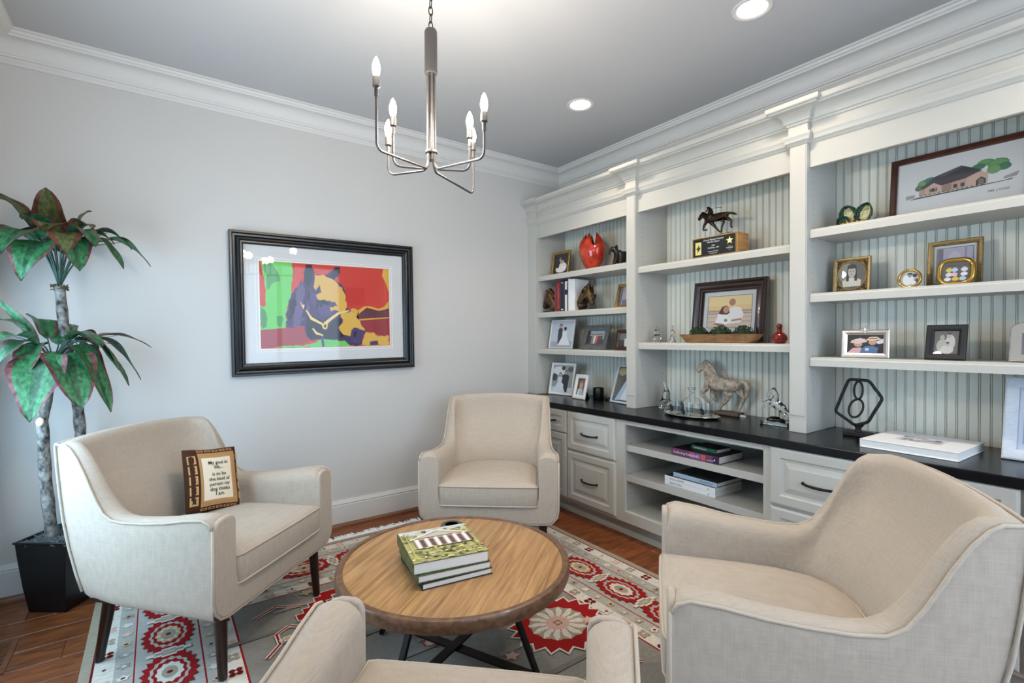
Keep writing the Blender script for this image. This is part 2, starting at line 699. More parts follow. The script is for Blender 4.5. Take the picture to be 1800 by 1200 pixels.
# crown moulding of the room, baseboards with a stained shoe
ZC = 2.601
CROWN = [(-0.02, ZC), (0.006, ZC), (0.008, ZC + 0.006), (0.02, ZC + 0.018), (0.022, ZC + 0.026), (0.030, ZC + 0.028), (0.032, ZC + 0.036)]
for k in range(7):
    a = PI / 2 * k / 6
    CROWN.append((0.036 + 0.056 * (1 - math.cos(a)), ZC + 0.040 + 0.062 * math.sin(a)))
CROWN += [(0.098, ZC + 0.104), (0.100, ZC + 0.112), (0.108, ZC + 0.116), (0.112, ZC + 0.126), (0.120, ZC + 0.128), (0.120, H), (-0.02, H)]
room = [(0, 0), (XL, 0), (XL, YF), (0, YF)]
o = MB().sweep(CROWN, room, closed=True).build('trim_1', 'trim_white', smooth=True, ang=28)
tag(o, 'wide white crown moulding under the ceiling', kind='structure')
BASE = [(-0.01, 0.0), (0.016, 0.0), (0.016, 0.142), (0.0125, 0.146), (0.0125, 0.150), (0.017, 0.153), (0.014, 0.160), (0.009, 0.172), (0.007, 0.178), (-0.01, 0.178)]
SHOE = [(0.010, 0.0)] + [(0.016 + 0.020 * math.cos(R(a)), 0.024 * math.sin(R(a))) for a in (0, 20, 40, 60, 80, 90)] + [(0.010, 0.024)]
for nm, path in (('baseboard_back', [(-0.58, 0), (XL, 0)]), ('baseboard_left', [(XL, 0), (XL, YF)]), ('baseboard_front', [(XL, YF), (-0.62, YF)])):
    o = MB().sweep(BASE, path).build(nm, 'trim_white', smooth=True, ang=30)
    tag(o, 'white baseboard with a moulded top', kind='structure')
    MB().sweep(SHOE, path).build('shoe_moulding', 'shoe_wood', o, smooth=True)

# wooden floor register at the left
v = thing('floor_vent', 'flush wooden floor register with narrow slats near the black planter', 'vent', (-3.52, -0.60, 0))
MB().box(-0.07, 0.075, -0.135, -0.115, 0.0, 0.004).box(-0.07, 0.075, 0.115, 0.135, 0.0, 0.004).box(-0.07, -0.052, -0.115, 0.115, 0.0, 0.004).box(0.057, 0.075, -0.115, 0.115, 0.0, 0.004).build('rim', 'shoe_wood', v)
MB().box(-0.052, 0.057, -0.115, 0.115, 0.0, 0.0006).build('dark_slot', 'hole_dark', v)
sl = None
for k in range(13):
    if sl is None:
        sl = MB().box(-0.052, 0.057, -0.0045, 0.0045, 0.0006, 0.004).build('slat', 'shoe_wood', v)
        o = sl
    else:
        o = sl.copy()
        COL.objects.link(o)
    o.location = (0, -0.105 + k * 0.0175, 0)


# ------------------------------------------------------------------ built-in bookcases
XB, XP, XS = -0.022, -0.362, -0.335      # back boards, pilaster faces, frieze and shelf noses
ZT = 0.79
BAYS = [(-0.107, -1.10), (-1.178, -2.168), (-2.25, -3.24)]
PIL = [(0.0, -0.107), (-1.10, -1.178), (-2.168, -2.25), (-3.24, -3.33)]
SHELVES = [(1.785, 1.479, 1.175), (1.742, 1.233), (1.800, 1.483, 1.168)]
ENT = [(-0.03, 2.222), (0.004, 2.222), (0.008, 2.229), (0.016, 2.238), (0.018, 2.250), (0.024, 2.262), (0.024, 2.272), (0.006, 2.276), (0.004, 2.320),
       (0.010, 2.322), (0.012, 2.332), (0.018, 2.334)]
for k in range(6):
    a = PI / 2 * k / 5
    ENT.append((0.020 + 0.046 * (1 - math.cos(a)), 2.338 + 0.044 * math.sin(a)))
ENT += [(0.070, 2.384), (0.072, 2.390), (0.080, 2.393), (0.083, 2.398), (0.083, 2.417), (-0.03, 2.417)]
bead = None
shelf_nose = [(-0.335, -0.043), (-0.335, -0.012), (-0.332, -0.008), (-0.332, -0.003), (-0.328, 0.0), (XB, 0.0), (XB, -0.038), (-0.315, -0.038), (-0.318, -0.043)]
blabels = ['left built-in white bookcase bay with four levels, next to the grey wall',
           'middle built-in white bookcase bay with the jockey trophy and rearing horses',
           'right built-in white bookcase bay with the framed house drawing']
for i, (ya, yb) in enumerate(BAYS):
    t = thing('bookcase', blabels[i], 'bookcase', (-0.18, (ya + yb) / 2, ZT), group='built-in bookcase bays')
    O = t.location
    ps = [i] + ([3] if i == 2 else [])
    for k in ps:
        pa, pb = PIL[k]
        pb2 = pb
        m1 = MB().box(XP, XB, pb2, pa, ZT, 2.40)
        m1.build('pilaster', 'cabinet_white', t, off=O, bevel=0.0025)
        # chamfered raised face of the pilaster
        c0 = 0.010
        if abs(pa - pb) > 0.02 and k > 0:
            MB().box(XP - 0.004, XP, pb + 0.004, pa - 0.004, ZT + 0.085, 2.215).build('pilaster_face', 'cabinet_white', t, off=O, bevel=0.003)
    # right-hand side panel of the bay (the next pilaster's flank) and the top board
    MB().box(XS + 0.021, XB, yb, ya, 2.19, 2.21).build('top_board', 'cabinet_white', t, off=O)
    MB().box(XS, XS + 0.02, yb, ya, 2.105, 2.40).build('frieze', 'cabinet_white', t, off=O)
    MB().box(XS - 0.003, XS, yb, ya, 2.105, 2.114).build('frieze_bead', 'cabinet_white', t, off=O, bevel=0.002)
    # entablature with its break over the pilaster
    pa, pb = PIL[i]
    path = [(XS, yb), (XS, pb), (XP, pb), (XP, pa)] + ([(XS, pa)] if i else [])
    if i == 2:
        path = [(XP, PIL[3][1]), (XP, PIL[3][0]), (XS, PIL[3][0])] + path[1:]
    MB().sweep(ENT, path).build('crown', 'cabinet_white', t, smooth=True, off=O, ang=25)
    MB().box(XS, XB, yb, pa, 2.40, 2.41).build('dust_top', 'cabinet_white', t, off=O)
    # shelves
    for zs in SHELVES[i]:
        mb = MB()
        mb.prism([(p[0], zs + p[1]) for p in shelf_nose], lambda u, v, s: (u, s, v), yb + 0.001, ya - 0.001)
        mb.build('shelf', 'cabinet_white', t, off=O)
    # bead-board back: one board after the other
    n = 26
    pw = (ya - yb) / n
    for k in range(n):
        if bead is None:
            prof = [(0.0, 0.0), (0.0022, 0.0055), (0.0300, 0.0055), (0.0318, 0.0), (0.0330, 0.0), (0.0342, 0.0048), (0.0362, 0.0048), (0.0372, 0.0)]
            prof = [(p[0] * pw / 0.0381, p[1]) for p in prof] + [(pw, 0.0), (pw, -0.006), (0.0, -0.006)]
            bead = MB().prism(prof, lambda u, v, s: (-v, -u, s), 0.0, 2.195 - ZT).build('back_board', 'bead_white', t)
            o = bead
        else:
            o = bpy.data.objects.new('back_board', bead.data)
            COL.objects.link(o)
            o.parent = t
        o.location = Vector((XB, ya - k * pw, ZT)) - O
    # shelf-pin holes in the two flanks
    mb = MB()
    for xx in (-0.295, -0.075):
        z = ZT + 0.16
        while z < 2.09:
            for yy, sgn in ((ya - 0.0006, -1), (yb + 0.0006, 1)):
                pts = [(xx + 0.0026 * math.cos(2 * PI * q / 6), yy, z + 0.0026 * math.sin(2 * PI * q / 6)) for q in range(6)]
                mb.add(pts, [tuple(range(6))])
            z += 0.032
    tag(mb.build('pin_holes', 'hole_dark', t, off=O), kind='stuff')

# ------------------------------------------------------------------ countertop and base cabinets
ct = MB().box(-0.600, -0.012, -3.45, -0.002, 0.7505, ZT).build('countertop', 'counter_black', bevel=0.004)
tag(ct, 'long black countertop running under the bookcases', 'countertop')
XF = -0.575


def raised_panel(mb, y0, y1, z0, z1, x):
    """Drawer or door front with a bevelled raised field; outward is -x."""
    def ring(d, e):
        return [(x - e, y0 - d, z0 + d), (x - e, y1 + d, z0 + d), (x - e, y1 + d, z1 - d), (x - e, y0 - d, z1 - d)]
    mb.loft([ring(0, 0.0), ring(0, 0.012), ring(0.004, 0.017), ring(0.011, 0.019), ring(0.046, 0.019), ring(0.052, 0.012), ring(0.056, 0.011),
             ring(0.064, 0.010), ring(0.086, 0.017), ring(0.089, 0.018)], cap0=True, cap1=True)


def pull(parent, yc, zc, x, off, ln=0.146):
    h = thing('handle', None, None)
    bpy.data.objects.remove(h)
    mb = MB()
    pts = []
    for k in range(9):
        q = -1 + 2 * k / 8
        pts.append((x - 0.010 - 0.016 * (1 - q * q) ** 0.5 if abs(q) < 1 else x - 0.008, yc + q * ln / 2, zc - 0.004 * (1 - q * q)))
    mb.tube(pts, [0.0055, 0.0055, 0.006, 0.0065, 0.0068, 0.0065, 0.006, 0.0055, 0.0055], 8)
    for q in (-1, 1):
        mb.ball((x - 0.006, yc + q * ln / 2, zc), 0.008, 0.008, 0.008, 8, 6)
        mb.box(x - 0.010, x, yc + q * ln / 2 - 0.005, yc + q * ln / 2 + 0.005, zc - 0.005, zc + 0.005)
    o = mb.build('handle', 'bronze_dark', parent, smooth=True, off=off)
    o['label'] = 'dark bronze arched pull'
    return o


def toe(t, y0, y1, O):
    MB().box(-0.505, -0.49, y1, y0, 0, 0.106).build('toe_kick', 'cabinet_white', t, off=O)
    MB().prism([(-0.517, 0.0), (-0.517, 0.022), (-0.512, 0.034), (-0.505, 0.038), (-0.505, 0.0)], lambda u, v, s: (u, s, v), y1, y0).build('base_moulding', 'cabinet_white', t, off=O)


def carcass(t, y0, y1, O):
    MB().box(XF, -0.012, y1, y0, 0.104, 0.7505).build('carcass', 'cabinet_white', t, off=O)
    toe(t, y0, y1, O)


def drawer_unit(label, y0, y1, fronts):
    t = thing('base_cabinet', label, 'cabinet', (-0.29, (y0 + y1) / 2, 0), group='base cabinets under the countertop')
    O = t.location
    carcass(t, y0, y1, O)
    for nm, a, b_, z0, z1, hz in fronts:
        mb = MB()
        raised_panel(mb, a, b_, z0, z1, XF)
        d = mb.build(nm, 'cabinet_white', t, off=O)
        if hz:
            pull(d, (a + b_) / 2, hz, XF - 0.018, O)
    return t


drawer_unit('white base cabinet in the corner, hidden behind the far armchair', -0.002, -0.36, [('door', -0.02, -0.352, 0.124, 0.749, None)])
drawer_unit('narrow white base cabinet with one small drawer above a door', -0.36, -0.748, [('drawer', -0.368, -0.743, 0.583, 0.7495, 0.664), ('door', -0.368, -0.743, 0.124, 0.579, None)])
drawer_unit('white base cabinet with two panelled drawers left of the open shelves', -0.748, -1.213, [('drawer', -0.753, -1.203, 0.478, 0.749, 0.606), ('drawer', -0.753, -1.203, 0.124, 0.467, 0.288)])
drawer_unit('white base cabinet with two panelled drawers right of the open shelves', -2.182, -2.645, [('drawer', -2.187, -2.638, 0.478, 0.749, 0.607), ('drawer', -2.187, -2.638, 0.124, 0.467, 0.288)])
drawer_unit('white base cabinet at the right edge, mostly hidden by the near armchair', -2.645, -3.42, [('drawer', -2.652, -3.03, 0.583, 0.7495, 0.664), ('door', -2.652, -3.03, 0.124, 0.579, None), ('door', -3.04, -3.41, 0.124, 0.7495, None)])

t = thing('open_shelf_cabinet', 'white open base cabinet with two shelves holding flat books', 'cabinet', (-0.29, -1.70, 0))
O = t.location
y0, y1 = -1.213, -2.182
mb = MB().box(XF, XF + 0.02, -1.273, y0, 0.104, 0.748).box(XF, XF + 0.02, y1, -2.147, 0.104, 0.748).box(XF, XF + 0.02, -2.147, -1.273, 0.720, 0.748).box(XF, XF + 0.02, -2.147, -1.273, 0.104, 0.173)
mb.build('face_frame', 'cabinet_white', t, off=O, bevel=0.0015)
MB().box(XF + 0.02, -0.02, -1.262, y0, 0.104, 0.748).build('side_panel', 'cabinet_white', t, off=O)
MB().box(XF + 0.02, -0.02, y1, -2.158, 0.104, 0.748).build('side_panel', 'cabinet_white', t, off=O)
MB().box(XF + 0.02, -0.02, -2.158, -1.262, 0.150, 0.173).build('bottom_board', 'cabinet_white', t, off=O)
for zs in (0.59, 0.40):
    MB().box(XF + 0.022, -0.03, -2.156, -1.264, zs - 0.04, zs).build('shelf', 'cabinet_white', t, off=O, bevel=0.002)
n = 23
pw = (2.158 - 1.262) / n
bm0 = None
for k in range(n):
    if bm0 is None:
        prof = [(0.0, 0.0), (0.004, 0.0032), (0.031, 0.0032), (0.0325, 0.0), (0.0345, 0.0028), (0.0375, 0.0), (pw, 0.0), (pw, -0.006), (0.0, -0.006)]
        bm0 = MB().prism(prof, lambda u, v, s: (-v, -u, s), 0.0, 0.575).build('back_board', 'bead_white', t)
        o = bm0
    else:
        o = bpy.data.objects.new('back_board', bm0.data)
        COL.objects.link(o)
        o.parent = t
    o.location = Vector((-0.03, -1.262 - k * pw, 0.173)) - O
mb = MB()
for xx in (-0.51, -0.12):
    z = 0.24
    while z < 0.70:
        mb.add([(xx + 0.0028 * math.cos(2 * PI * q / 6), -1.2626, z + 0.0028 * math.sin(2 * PI * q / 6)) for q in range(6)], [tuple(range(6))])
        z += 0.032
tag(mb.build('pin_holes', 'hole_dark', t, off=O), kind='stuff')
toe(t, y0, y1, O)


# ------------------------------------------------------------------ four linen armchairs
ARM = [(0.0, .578), (.012, .599), (.043, .610), (.12, .602), (.21, .586), (.30, .576), (.40, .570), (.469, .575), (.513, .597), (.546, .640),
       (.572, .685), (.60, .738), (.635, .795), (.665, .830), (.69, .845), (.74, .847)]
IB = [(.273, 0), (.273, -.012), (.272, -.043), (.271, -.12), (.269, -.21), (.267, -.30), (.262, -.37), (.250, -.41), (.240, -.432), (.230, -.45),
      (.220, -.463), (.210, -.475), (.197, -.488), (.185, -.498), (.175, -.506), (.160, -.514)]
IT = [(.273, 0), (.273, -.012), (.272, -.043), (.271, -.12), (.269, -.21), (.266, -.30), (.260, -.385), (.257, -.44), (.260, -.48), (.268, -.515),
      (.276, -.541), (.283, -.566), (.289, -.596), (.290, -.622), (.286, -.645), (.272, -.668)]
BACKX = [(.25, (.125, -.531), (.235, -.686)), (.16, (.085, -.542), (.152, -.695)), (.08, (.042, -.548), (.075, -.699)), (0, (0, -.55), (0, -.70))]
YB = [(.24, .600), (.40, .668), (.55, .704), (.70, .727), (.87, .742)]


def interp(tab, x):
    if x <= tab[0][0]:
        return tab[0][1]
    for a, b_ in zip(tab, tab[1:]):
        if x <= b_[0]:
            return a[1] + (b_[1] - a[1]) * (x - a[0]) / (b_[0] - a[0])
    return tab[-1][1]


def make_chair():
    root = thing('armchair', 'armchair', 'armchair')
    ZB = 0.246
    samples = []
    for (s, h), ib, it in zip(ARM, IB, IT):
        samples.append((lambda z, s=s: (.381 - .05 * s / .725, -(s if s < .45 else .45 + (s - .45) * (interp(YB, z) - .45) / .29)), h, ib, it))
    for xq, ib, it in BACKX:
        samples.append((lambda z, xq=xq: (xq, -interp(YB, z) - .006 * (1 - (xq / .331) ** 2)), .847 + .018 * (1 - (xq / .331) ** 2), ib, it))
    full = [(smp, 1) for smp in samples] + [(smp, -1) for smp in samples[-2::-1]]
    rings = []
    rim = []
    for (of, h, ib, it), sg in full:
        ring = []
        for fz, inset in ((0, .020), (.02, .008), (.05, .001), (.12, 0), (.35, 0), (.6, 0), (.85, 0), (.97, 0)):
            z = ZB + (h - ZB) * fz
            p = of(z)
            k = 1 - inset / .381
            ring.append((sg * p[0] * k, p[1] * (k if p[1] < -.3 else 1), z))
        p = of(h)
        rim.append((sg * p[0], p[1], h))
        q = it
        for fr, dz in ((.04, .000), (.18, .007), (.42, .011), (.66, .008), (.84, -.003), (.95, -.018)):
            ring.append((sg * (p[0] + (q[0] - p[0]) * fr), p[1] + (q[1] - p[1]) * fr, h + dz))
        for fz in (.0, .12, .28, .5, .75, 1.0):
            z = (h - .042) + (.33 - h + .042) * fz
            f = max(0.0, min(1.0, (z - .44) / max(h - .042 - .44, .01)))
            f = f * f * (3 - 2 * f) if h > .7 else f
            ring.append((sg * (ib[0] + (q[0] - ib[0]) * f), ib[1] + (q[1] - ib[1]) * f, z))
        rings.append(ring)
    mb = MB().loft(rings, closed=False)
    mb.build('shell', 'linen', root, smooth=True, ang=72)
    # front frame: both arm fronts and the rail below the cushion
    half = [(.381, .32), (.381, .562), (.375, .588), (.360, .604), (.335, .612), (.300, .612), (.281, .602), (.274, .582), (.273, .385), (.266, .358), (.245, .342)]
    low = [(.31, .243), (.345, .250), (.372, .280)]
    poly = [(-x, z) for x, z in reversed(low)]
    poly = [(x, z) for x, z in low] + half + [(-x, z) for x, z in reversed(half)] + poly
    MB().prism(poly, lambda u, v, s: (u, s, v), -.011, .010).build('front_frame', 'linen', root, smooth=True, bevel=.007, seg=3)
    # underside
    MB().box(-.33, .33, -.58, -.01, .248, .262).build('underside', 'leg_wood', root)
    MB().box(-.28, .28, -.56, -.02, .262, .336).build('seat_deck', 'linen', root)
    # cushion
    out = [(.270, .012), (.268, -.25), (.257, -.37), (.222, -.465), (.150, -.528), (.05, -.546)]
    ol = [(x, y_) for x, y_ in out] + [(-x, y_) for x, y_ in reversed(out)] + [(-.25, .018), (-.12, .021), (.12, .021), (.25, .018)]

    def ring(k, z):
        return [(x * k, -.27 + (y_ + .27) * k, z) for x, y_ in ol]
    cu = MB().loft([ring(.93, .330), ring(.985, .337), ring(1.0, .350), ring(1.0, .435), ring(.988, .449), ring(.95, .456), ring(.8, .466), ring(.5, .473), ring(.2, .475)])
    c = cu.build('seat_cushion', 'linen', root, smooth='all')
    pm = MB()
    pm.tube(ring(.997, .446), .0048, 6, closed=True)
    pm.tube(ring(.994, .341), .0048, 6, closed=True)
    pm.build('cushion_piping', 'piping', c, smooth='all')
    # piping: rim, front outline, rear corners
    pm = MB()
    pm.tube([(x * 1.004, y_ - (.003 if y_ < -.7 else 0), z + .002) for x, y_, z in rim], .0048, 6)
    fo = [(.3835, .600 - .02)] + [(.3835, .32), (.375, .279), (.347, .248), (.31, .241), (0, .240)]
    fo = [(x, .004, z) for x, z in fo]
    pm.tube(fo + [(-x, y_, z) for x, y_, z in reversed(fo[:-1])], .0048, 6)
    for sg in (-1, 1):
        pm.tube([(sg * .334, -interp(YB, z) - .002, z) for z in (.845, .75, .65, .55, .45, .35, .285)], .0048, 6)
    pm.build('piping', 'piping', root, smooth='all')
    # tapered legs
    for sx in (-1, 1):
        for yt, yb_, xt, xb in ((-.045, -.030, .296, .303), (-.545, -.586, .285, .300)):
            L1 = []
            for k, (r, f) in enumerate(((.0155, 0), (.0165, .05), (.024, 1.0))):
                cx, cy, z = sx * (xb + (xt - xb) * f), yb_ + (yt - yb_) * f, .001 + f * .256
                L1.append([(cx + r * math.cos(2 * PI * q / 14), cy + r * math.sin(2 * PI * q / 14), z) for q in range(14)])
            MB().loft(L1).build('leg', 'leg_wood', root, smooth=True)
    return root


chair = make_chair()
CH = [((-2.534, -1.088), -46.35, 'beige linen armchair at the left, with the small sayings pillow on its seat'),
      ((-1.496, -1.115), -129.4, 'beige linen armchair at the back, between the grey wall and the drawers'),
      ((-1.637, -2.387), 128.5, 'beige linen armchair at the lower right, seen from its side'),
      ((-2.350, -2.360), 46.3, 'beige linen armchair at the bottom edge, seen from behind and above')]
chairs = []
for k, ((x, y), hd, lab) in enumerate(CH):
    o = chair if k == 0 else copy_tree(chair)
    o.location = (x, y, 0.0115)
    o.rotation_euler = (0, 0, R(hd - 90))
    tag(o, lab, 'armchair', 'armchairs around the coffee table')
    chairs.append(o)


# ------------------------------------------------------------------ coffee table
t = thing('coffee_table', 'round walnut coffee table with a raised rim and crossed black metal base', 'table', (-2.03, -1.70, 0.0115))
RT = 0.441
MB().lathe([(0.001, .372), (.425, .372), (.425, .406), (.001, .406)], 72).build('table_top', 'walnut_top', t, smooth=True)
pr = [(RT - .012, .364), (RT - .003, .367), (RT, .374), (RT, .402), (RT - .004, .409), (RT - .013, .412), (RT - .024, .410), (RT - .028, .405), (RT - .028, .3905), (RT - .028, .366)]
rings = [[(r * math.cos(2 * PI * i / 72), r * math.sin(2 * PI * i / 72), z) for i in range(72)] for r, z in pr]
MB().loft(rings + [rings[0]], cap0=False, cap1=False).build('rim', 'walnut_rim', t, smooth=True)
for k in range(4):
    a = R(-65 + 90 * k)
    c, s_ = math.cos(a), math.sin(a)
    r0, r1 = .385, .215
    hw, ht = .011, .008

    def P(r, z, w_, h_):
        return [(c * (r + i * h_) - s_ * j * w_, s_ * (r + i * h_) + c * j * w_, z) for i, j in ((-1, -1), (1, -1), (1, 1), (-1, 1))]
    MB().loft([P(r0, 0.0, hw, ht), P(r1, .372, hw, ht)]).build('leg', 'black_metal', t, bevel=.001)
for k, zz in ((0, .060), (1, .0685)):
    a = R(-65 + 90 * k)
    c, s_ = math.cos(a), math.sin(a)
    mb = MB()
    rr, w_ = .362, .019
    pts = [(-rr, -w_), (rr, -w_), (rr, w_), (-rr, w_)]
    mb.prism(pts, lambda u, v, s: (c * u - s_ * v, s_ * u + c * v, s), zz - .004, zz + .004)
    mb.build('cross_bar', 'black_metal', t, bevel=.001)
TT = 0.0115 + 0.406
# books on the table

mat('book_green', (34, 52, 30), 0.45, noise=(70, 0.7), rgb2=(92, 104, 60))
mat('book_black', (18, 18, 20), 0.4)
mat('book_white', (232, 231, 230), 0.5)
mat('ink_dark', (40, 36, 36), 0.6)
mat('ink_white', (238, 236, 230), 0.6)
mat('ink_gold', (196, 160, 92), 0.5)


def book(name, label, loc, rz, w_, d, th, cover, group=None, spine='left', board=.003, cat='book', over=.004, pages='paper'):
    """A closed book lying flat: w_ along x, d along y; the spine is at the left or the front."""
    t = thing(name, label, cat, loc, rz, group)
    mb = MB().box(-w_ / 2, w_ / 2, -d / 2, d / 2, 0, board).box(-w_ / 2, w_ / 2, -d / 2, d / 2, th - board, th)
    if spine == 'left':
        mb.box(-w_ / 2 - .001, -w_ / 2 + board, -d / 2, d / 2, 0, th)
        pg = (-w_ / 2 + board, w_ / 2 - over, -d / 2 + over, d / 2 - over)
    else:
        mb.box(-w_ / 2, w_ / 2, -d / 2 - .001, -d / 2 + board, 0, th)
        pg = (-w_ / 2 + over, w_ / 2 - over, -d / 2 + board, d / 2 - over)
    mb.build('cover', cover, t, bevel=.0012)
    MB().box(pg[0], pg[1], pg[2], pg[3], board, th - board).build('page_block', pages, t)
    return t


# three big books: front edge runs from the lower left corner to the right
BX, BY, BR = -2.098, -1.735, R(-11)
z = TT
bk = [('black bottom book of the coffee table stack', .275, .345, .022, 'book_black', .004, -.008), ('dark green middle book of the coffee table stack', .285, .335, .026, 'book_green', .0, 0.0),
      ('thick top book on the coffee table with a colourful garden house cover', .292, .325, .040, 'book_green', -.004, .010)]
for n_, (lab, d, w_, th, cv, dx, dy) in enumerate(bk):
    b_ = book('book', lab, (BX + dx, BY + dy, z), R(-8 - 2 * n_), .262 + .006 * n_, .285 - .01 * (2 - n_), th, cv, 'books stacked on the coffee table')
    z += th + .0004
    top = b_
    tw, td, tt = .262 + .006 * n_, .285 - .01 * (2 - n_), th
rnd = random.Random(3)
L_ = [((168, 162, 104), rect(0, 0, 1, 1)), ((196, 200, 206), rect(0.0, .86, 1, 1))]
for k in range(150):
    cc = rnd.choice(((140, 138, 84), (206, 192, 104), (86, 96, 62), (222, 212, 150), (178, 164, 140), (104, 100, 70)))
    yy = rnd.choice((rnd.uniform(.0, .42), rnd.uniform(.62, .93)))
    L_.append((cc, [(min(1, max(0, a)), min(1, max(0, b2))) for a, b2 in ell(rnd.random(), yy, rnd.uniform(.012, .05), rnd.uniform(.012, .035), 7, rnd.random())]))
L_ += [((176, 150, 140), [(.14, .36), (.90, .36), (.90, .66), (.14, .66)]), ((222, 214, 204), [(.10, .64), (.52, .86), (.94, .64), (.94, .68), (.52, .91), (.10, .68)]),
       ((186, 178, 160), [(.2, .68), (.52, .84), (.84, .68)])]
for k in range(6):
    x = .16 + k * .135
    L_.append(((230, 222, 214), rect(x, .36, x + .045, .66)))
    L_.append(((96, 74, 70), rect(x + .06, .38, x + .115, .62)))
for k in range(60):
    cc = rnd.choice(((140, 138, 84), (206, 192, 104), (86, 96, 62), (226, 214, 140)))
    L_.append((cc, [(min(1, max(0, a)), min(1, max(0, b2))) for a, b2 in ell(rnd.random(), rnd.uniform(.05, .38), rnd.uniform(.01, .035), rnd.uniform(.01, .03), 6, rnd.random())]))
for a in (rect(.06, .06, .94, .068), rect(.06, .06, .068, .94), rect(.932, .06, .94, .94), rect(.06, .932, .94, .94)):
    L_.append(((206, 196, 120), a))
layers_mesh('cover_picture', L_, lambda u, v, e: ((u - .5) * (tw - .004), (v - .5) * (td - .004), tt + .0002 + e * .25), top)
# coaster
t = thing('coaster', 'round dark slate coaster at the far side of the coffee table', 'coaster', (-1.882, -1.405, TT))
MB().lathe([(.0, 0), (.047, 0), (.050, .002), (.050, .006), (.047, .008), (.0, .008)], 32).build('disc', mat('slate', (74, 76, 80), .55, noise=(40, .35)), t, smooth=True)
MB().lathe([(.030, .008), (.034, .0086), (.038, .008)], 32).build('ring', 'slate', t, smooth=True)


# ------------------------------------------------------------------ rug
RX0, RX1, RY0, RY1 = -3.21, -0.81, -3.45, -0.245
rug = thing('area_rug', 'grey wool rug with red and cream medallions and a white fringe', 'rug', ((RX0 + RX1) / 2, (RY0 + RY1) / 2, 0))
RO = rug.location
mb = MB().box(RX0, RX1, RY0, RY1, 0.0, .0072, (158, 150, 138))
mb.build('rug_base', 'rug_pile', rug, off=RO)
GREY, LGREY, CREAM, RED, TAUPE, PINK, DRED, GOLD = (138, 134, 126), (172, 168, 158), (212, 204, 190), (150, 32, 32), (160, 148, 128), (204, 168, 152), (112, 26, 28), (190, 170, 134)
LY = []
rr = random.Random(11)


def jag(cx, cy, rx, ry, n, amp, a0=0.0):
    o = []
    for i in range(n):
        k = 1.0 if i % 2 else 1 - amp
        a = a0 + 2 * PI * i / n
        o.append((cx + rx * k * math.cos(a), cy + ry * k * math.sin(a)))
    return o


def hexa(cx, cy, rx, ry, steps=4, flip=False):
    """Stepped lozenge, the saw-edged outline of woven motifs."""
    o = []
    for q in range(4):
        for k in range(steps):
            for e in (0, 1):
                f = (k + e) / steps
                g = k / steps
                u, v = (1 - f), g
                if q == 0:
                    o.append((cx + rx * u if e else cx + rx * (1 - k / steps), cy + ry * v))
                elif q == 1:
                    o.append((cx - rx * v, cy + ry * (1 - f) if e else cy + ry * (1 - k / steps)))
                elif q == 2:
                    o.append((cx - rx * u if e else cx - rx * (1 - k / steps), cy - ry * v))
                else:
                    o.append((cx + rx * v, cy - ry * (1 - f) if e else cy - ry * (1 - k / steps)))
    return o


def band(d0, d1, c):
    x0, x1, y0, y1 = RX0 + d0, RX1 - d0, RY0 + d0, RY1 - d0
    e = d1 - d0
    LY.append((c, rect(x0, y0, x1, y0 + e)))
    LY.append((c, rect(x0, y1 - e, x1, y1)))
    LY.append((c, rect(x0, y0 + e, x0 + e, y1 - e)))
    LY.append((c, rect(x1 - e, y0 + e, x1, y1 - e)))


LY.append((GREY, rect(RX0, RY0, RX1, RY1)))
band(0, .034, TAUPE)
band(.034, .042, DRED)
band(.042, .105, CREAM)
band(.105, .165, LGREY)
band(.165, .170, RED)
band(.170, .385, LGREY)
band(.385, .391, RED)
band(.391, .450, LGREY)
band(.450, .512, CREAM)
band(.512, .520, RED)


def along(d, step, fn):
    """Place motifs round the border at distance d from the edge."""
    x0, x1, y0, y1 = RX0 + d, RX1 - d, RY0 + d, RY1 - d
    n = int(round((y1 - y0) / step))
    for k in range(n + 1):
        yy = y0 + (y1 - y0) * k / n
        fn(x0, yy, k, 0)
        fn(x1, yy, k, 0)
    n = int(round((x1 - x0) / step))
    for k in range(1, n):
        xx = x0 + (x1 - x0) * k / n
        fn(xx, y0, k, 1)
        fn(xx, y1, k, 1)


def small(cx, cy, k, o):
    c = (DRED, TAUPE, PINK, CREAM)[k % 4]
    for a in range(4):
        q = PI / 4 + a * PI / 2
        LY.append((c, ell(cx + .017 * math.cos(q), cy + .017 * math.sin(q), .012, .012, 7)))
    LY.append((CREAM if c != CREAM else DRED, ell(cx, cy, .007, .007, 6)))


def small2(cx, cy, k, o):
    LY.append(((GOLD, PINK, CREAM, TAUPE, LGREY)[k % 5], jag(cx, cy, .026, .022, 10, .4, rr.random())))
    LY.append((DRED if k % 3 == 0 else CREAM, ell(cx, cy, .008, .007, 6)))


def medal(cx, cy, k, o):
    rx, ry = (.095, .155) if o == 0 else (.155, .095)
    LY.append((RED, jag(cx, cy, rx * 1.02, ry * 1.02, 44, .16)))
    LY.append((LGREY, jag(cx, cy, rx * .72, ry * .70, 30, .10)))
    LY.append((RED, jag(cx, cy, rx * .62, ry * .60, 26, .12)))
    LY.append((CREAM if k % 2 else GOLD, jag(cx, cy, rx * .50, ry * .46, 22, .15)))
    LY.append((TAUPE, ell(cx, cy, rx * .28, ry * .26, 12)))
    for q in range(8):
        a = 2 * PI * q / 8
        LY.append((CREAM, ell(cx + rx * .34 * math.cos(a), cy + ry * .32 * math.sin(a), .006, .006, 5)))
    LY.append((DRED, ell(cx, cy, .011, .011, 6)))


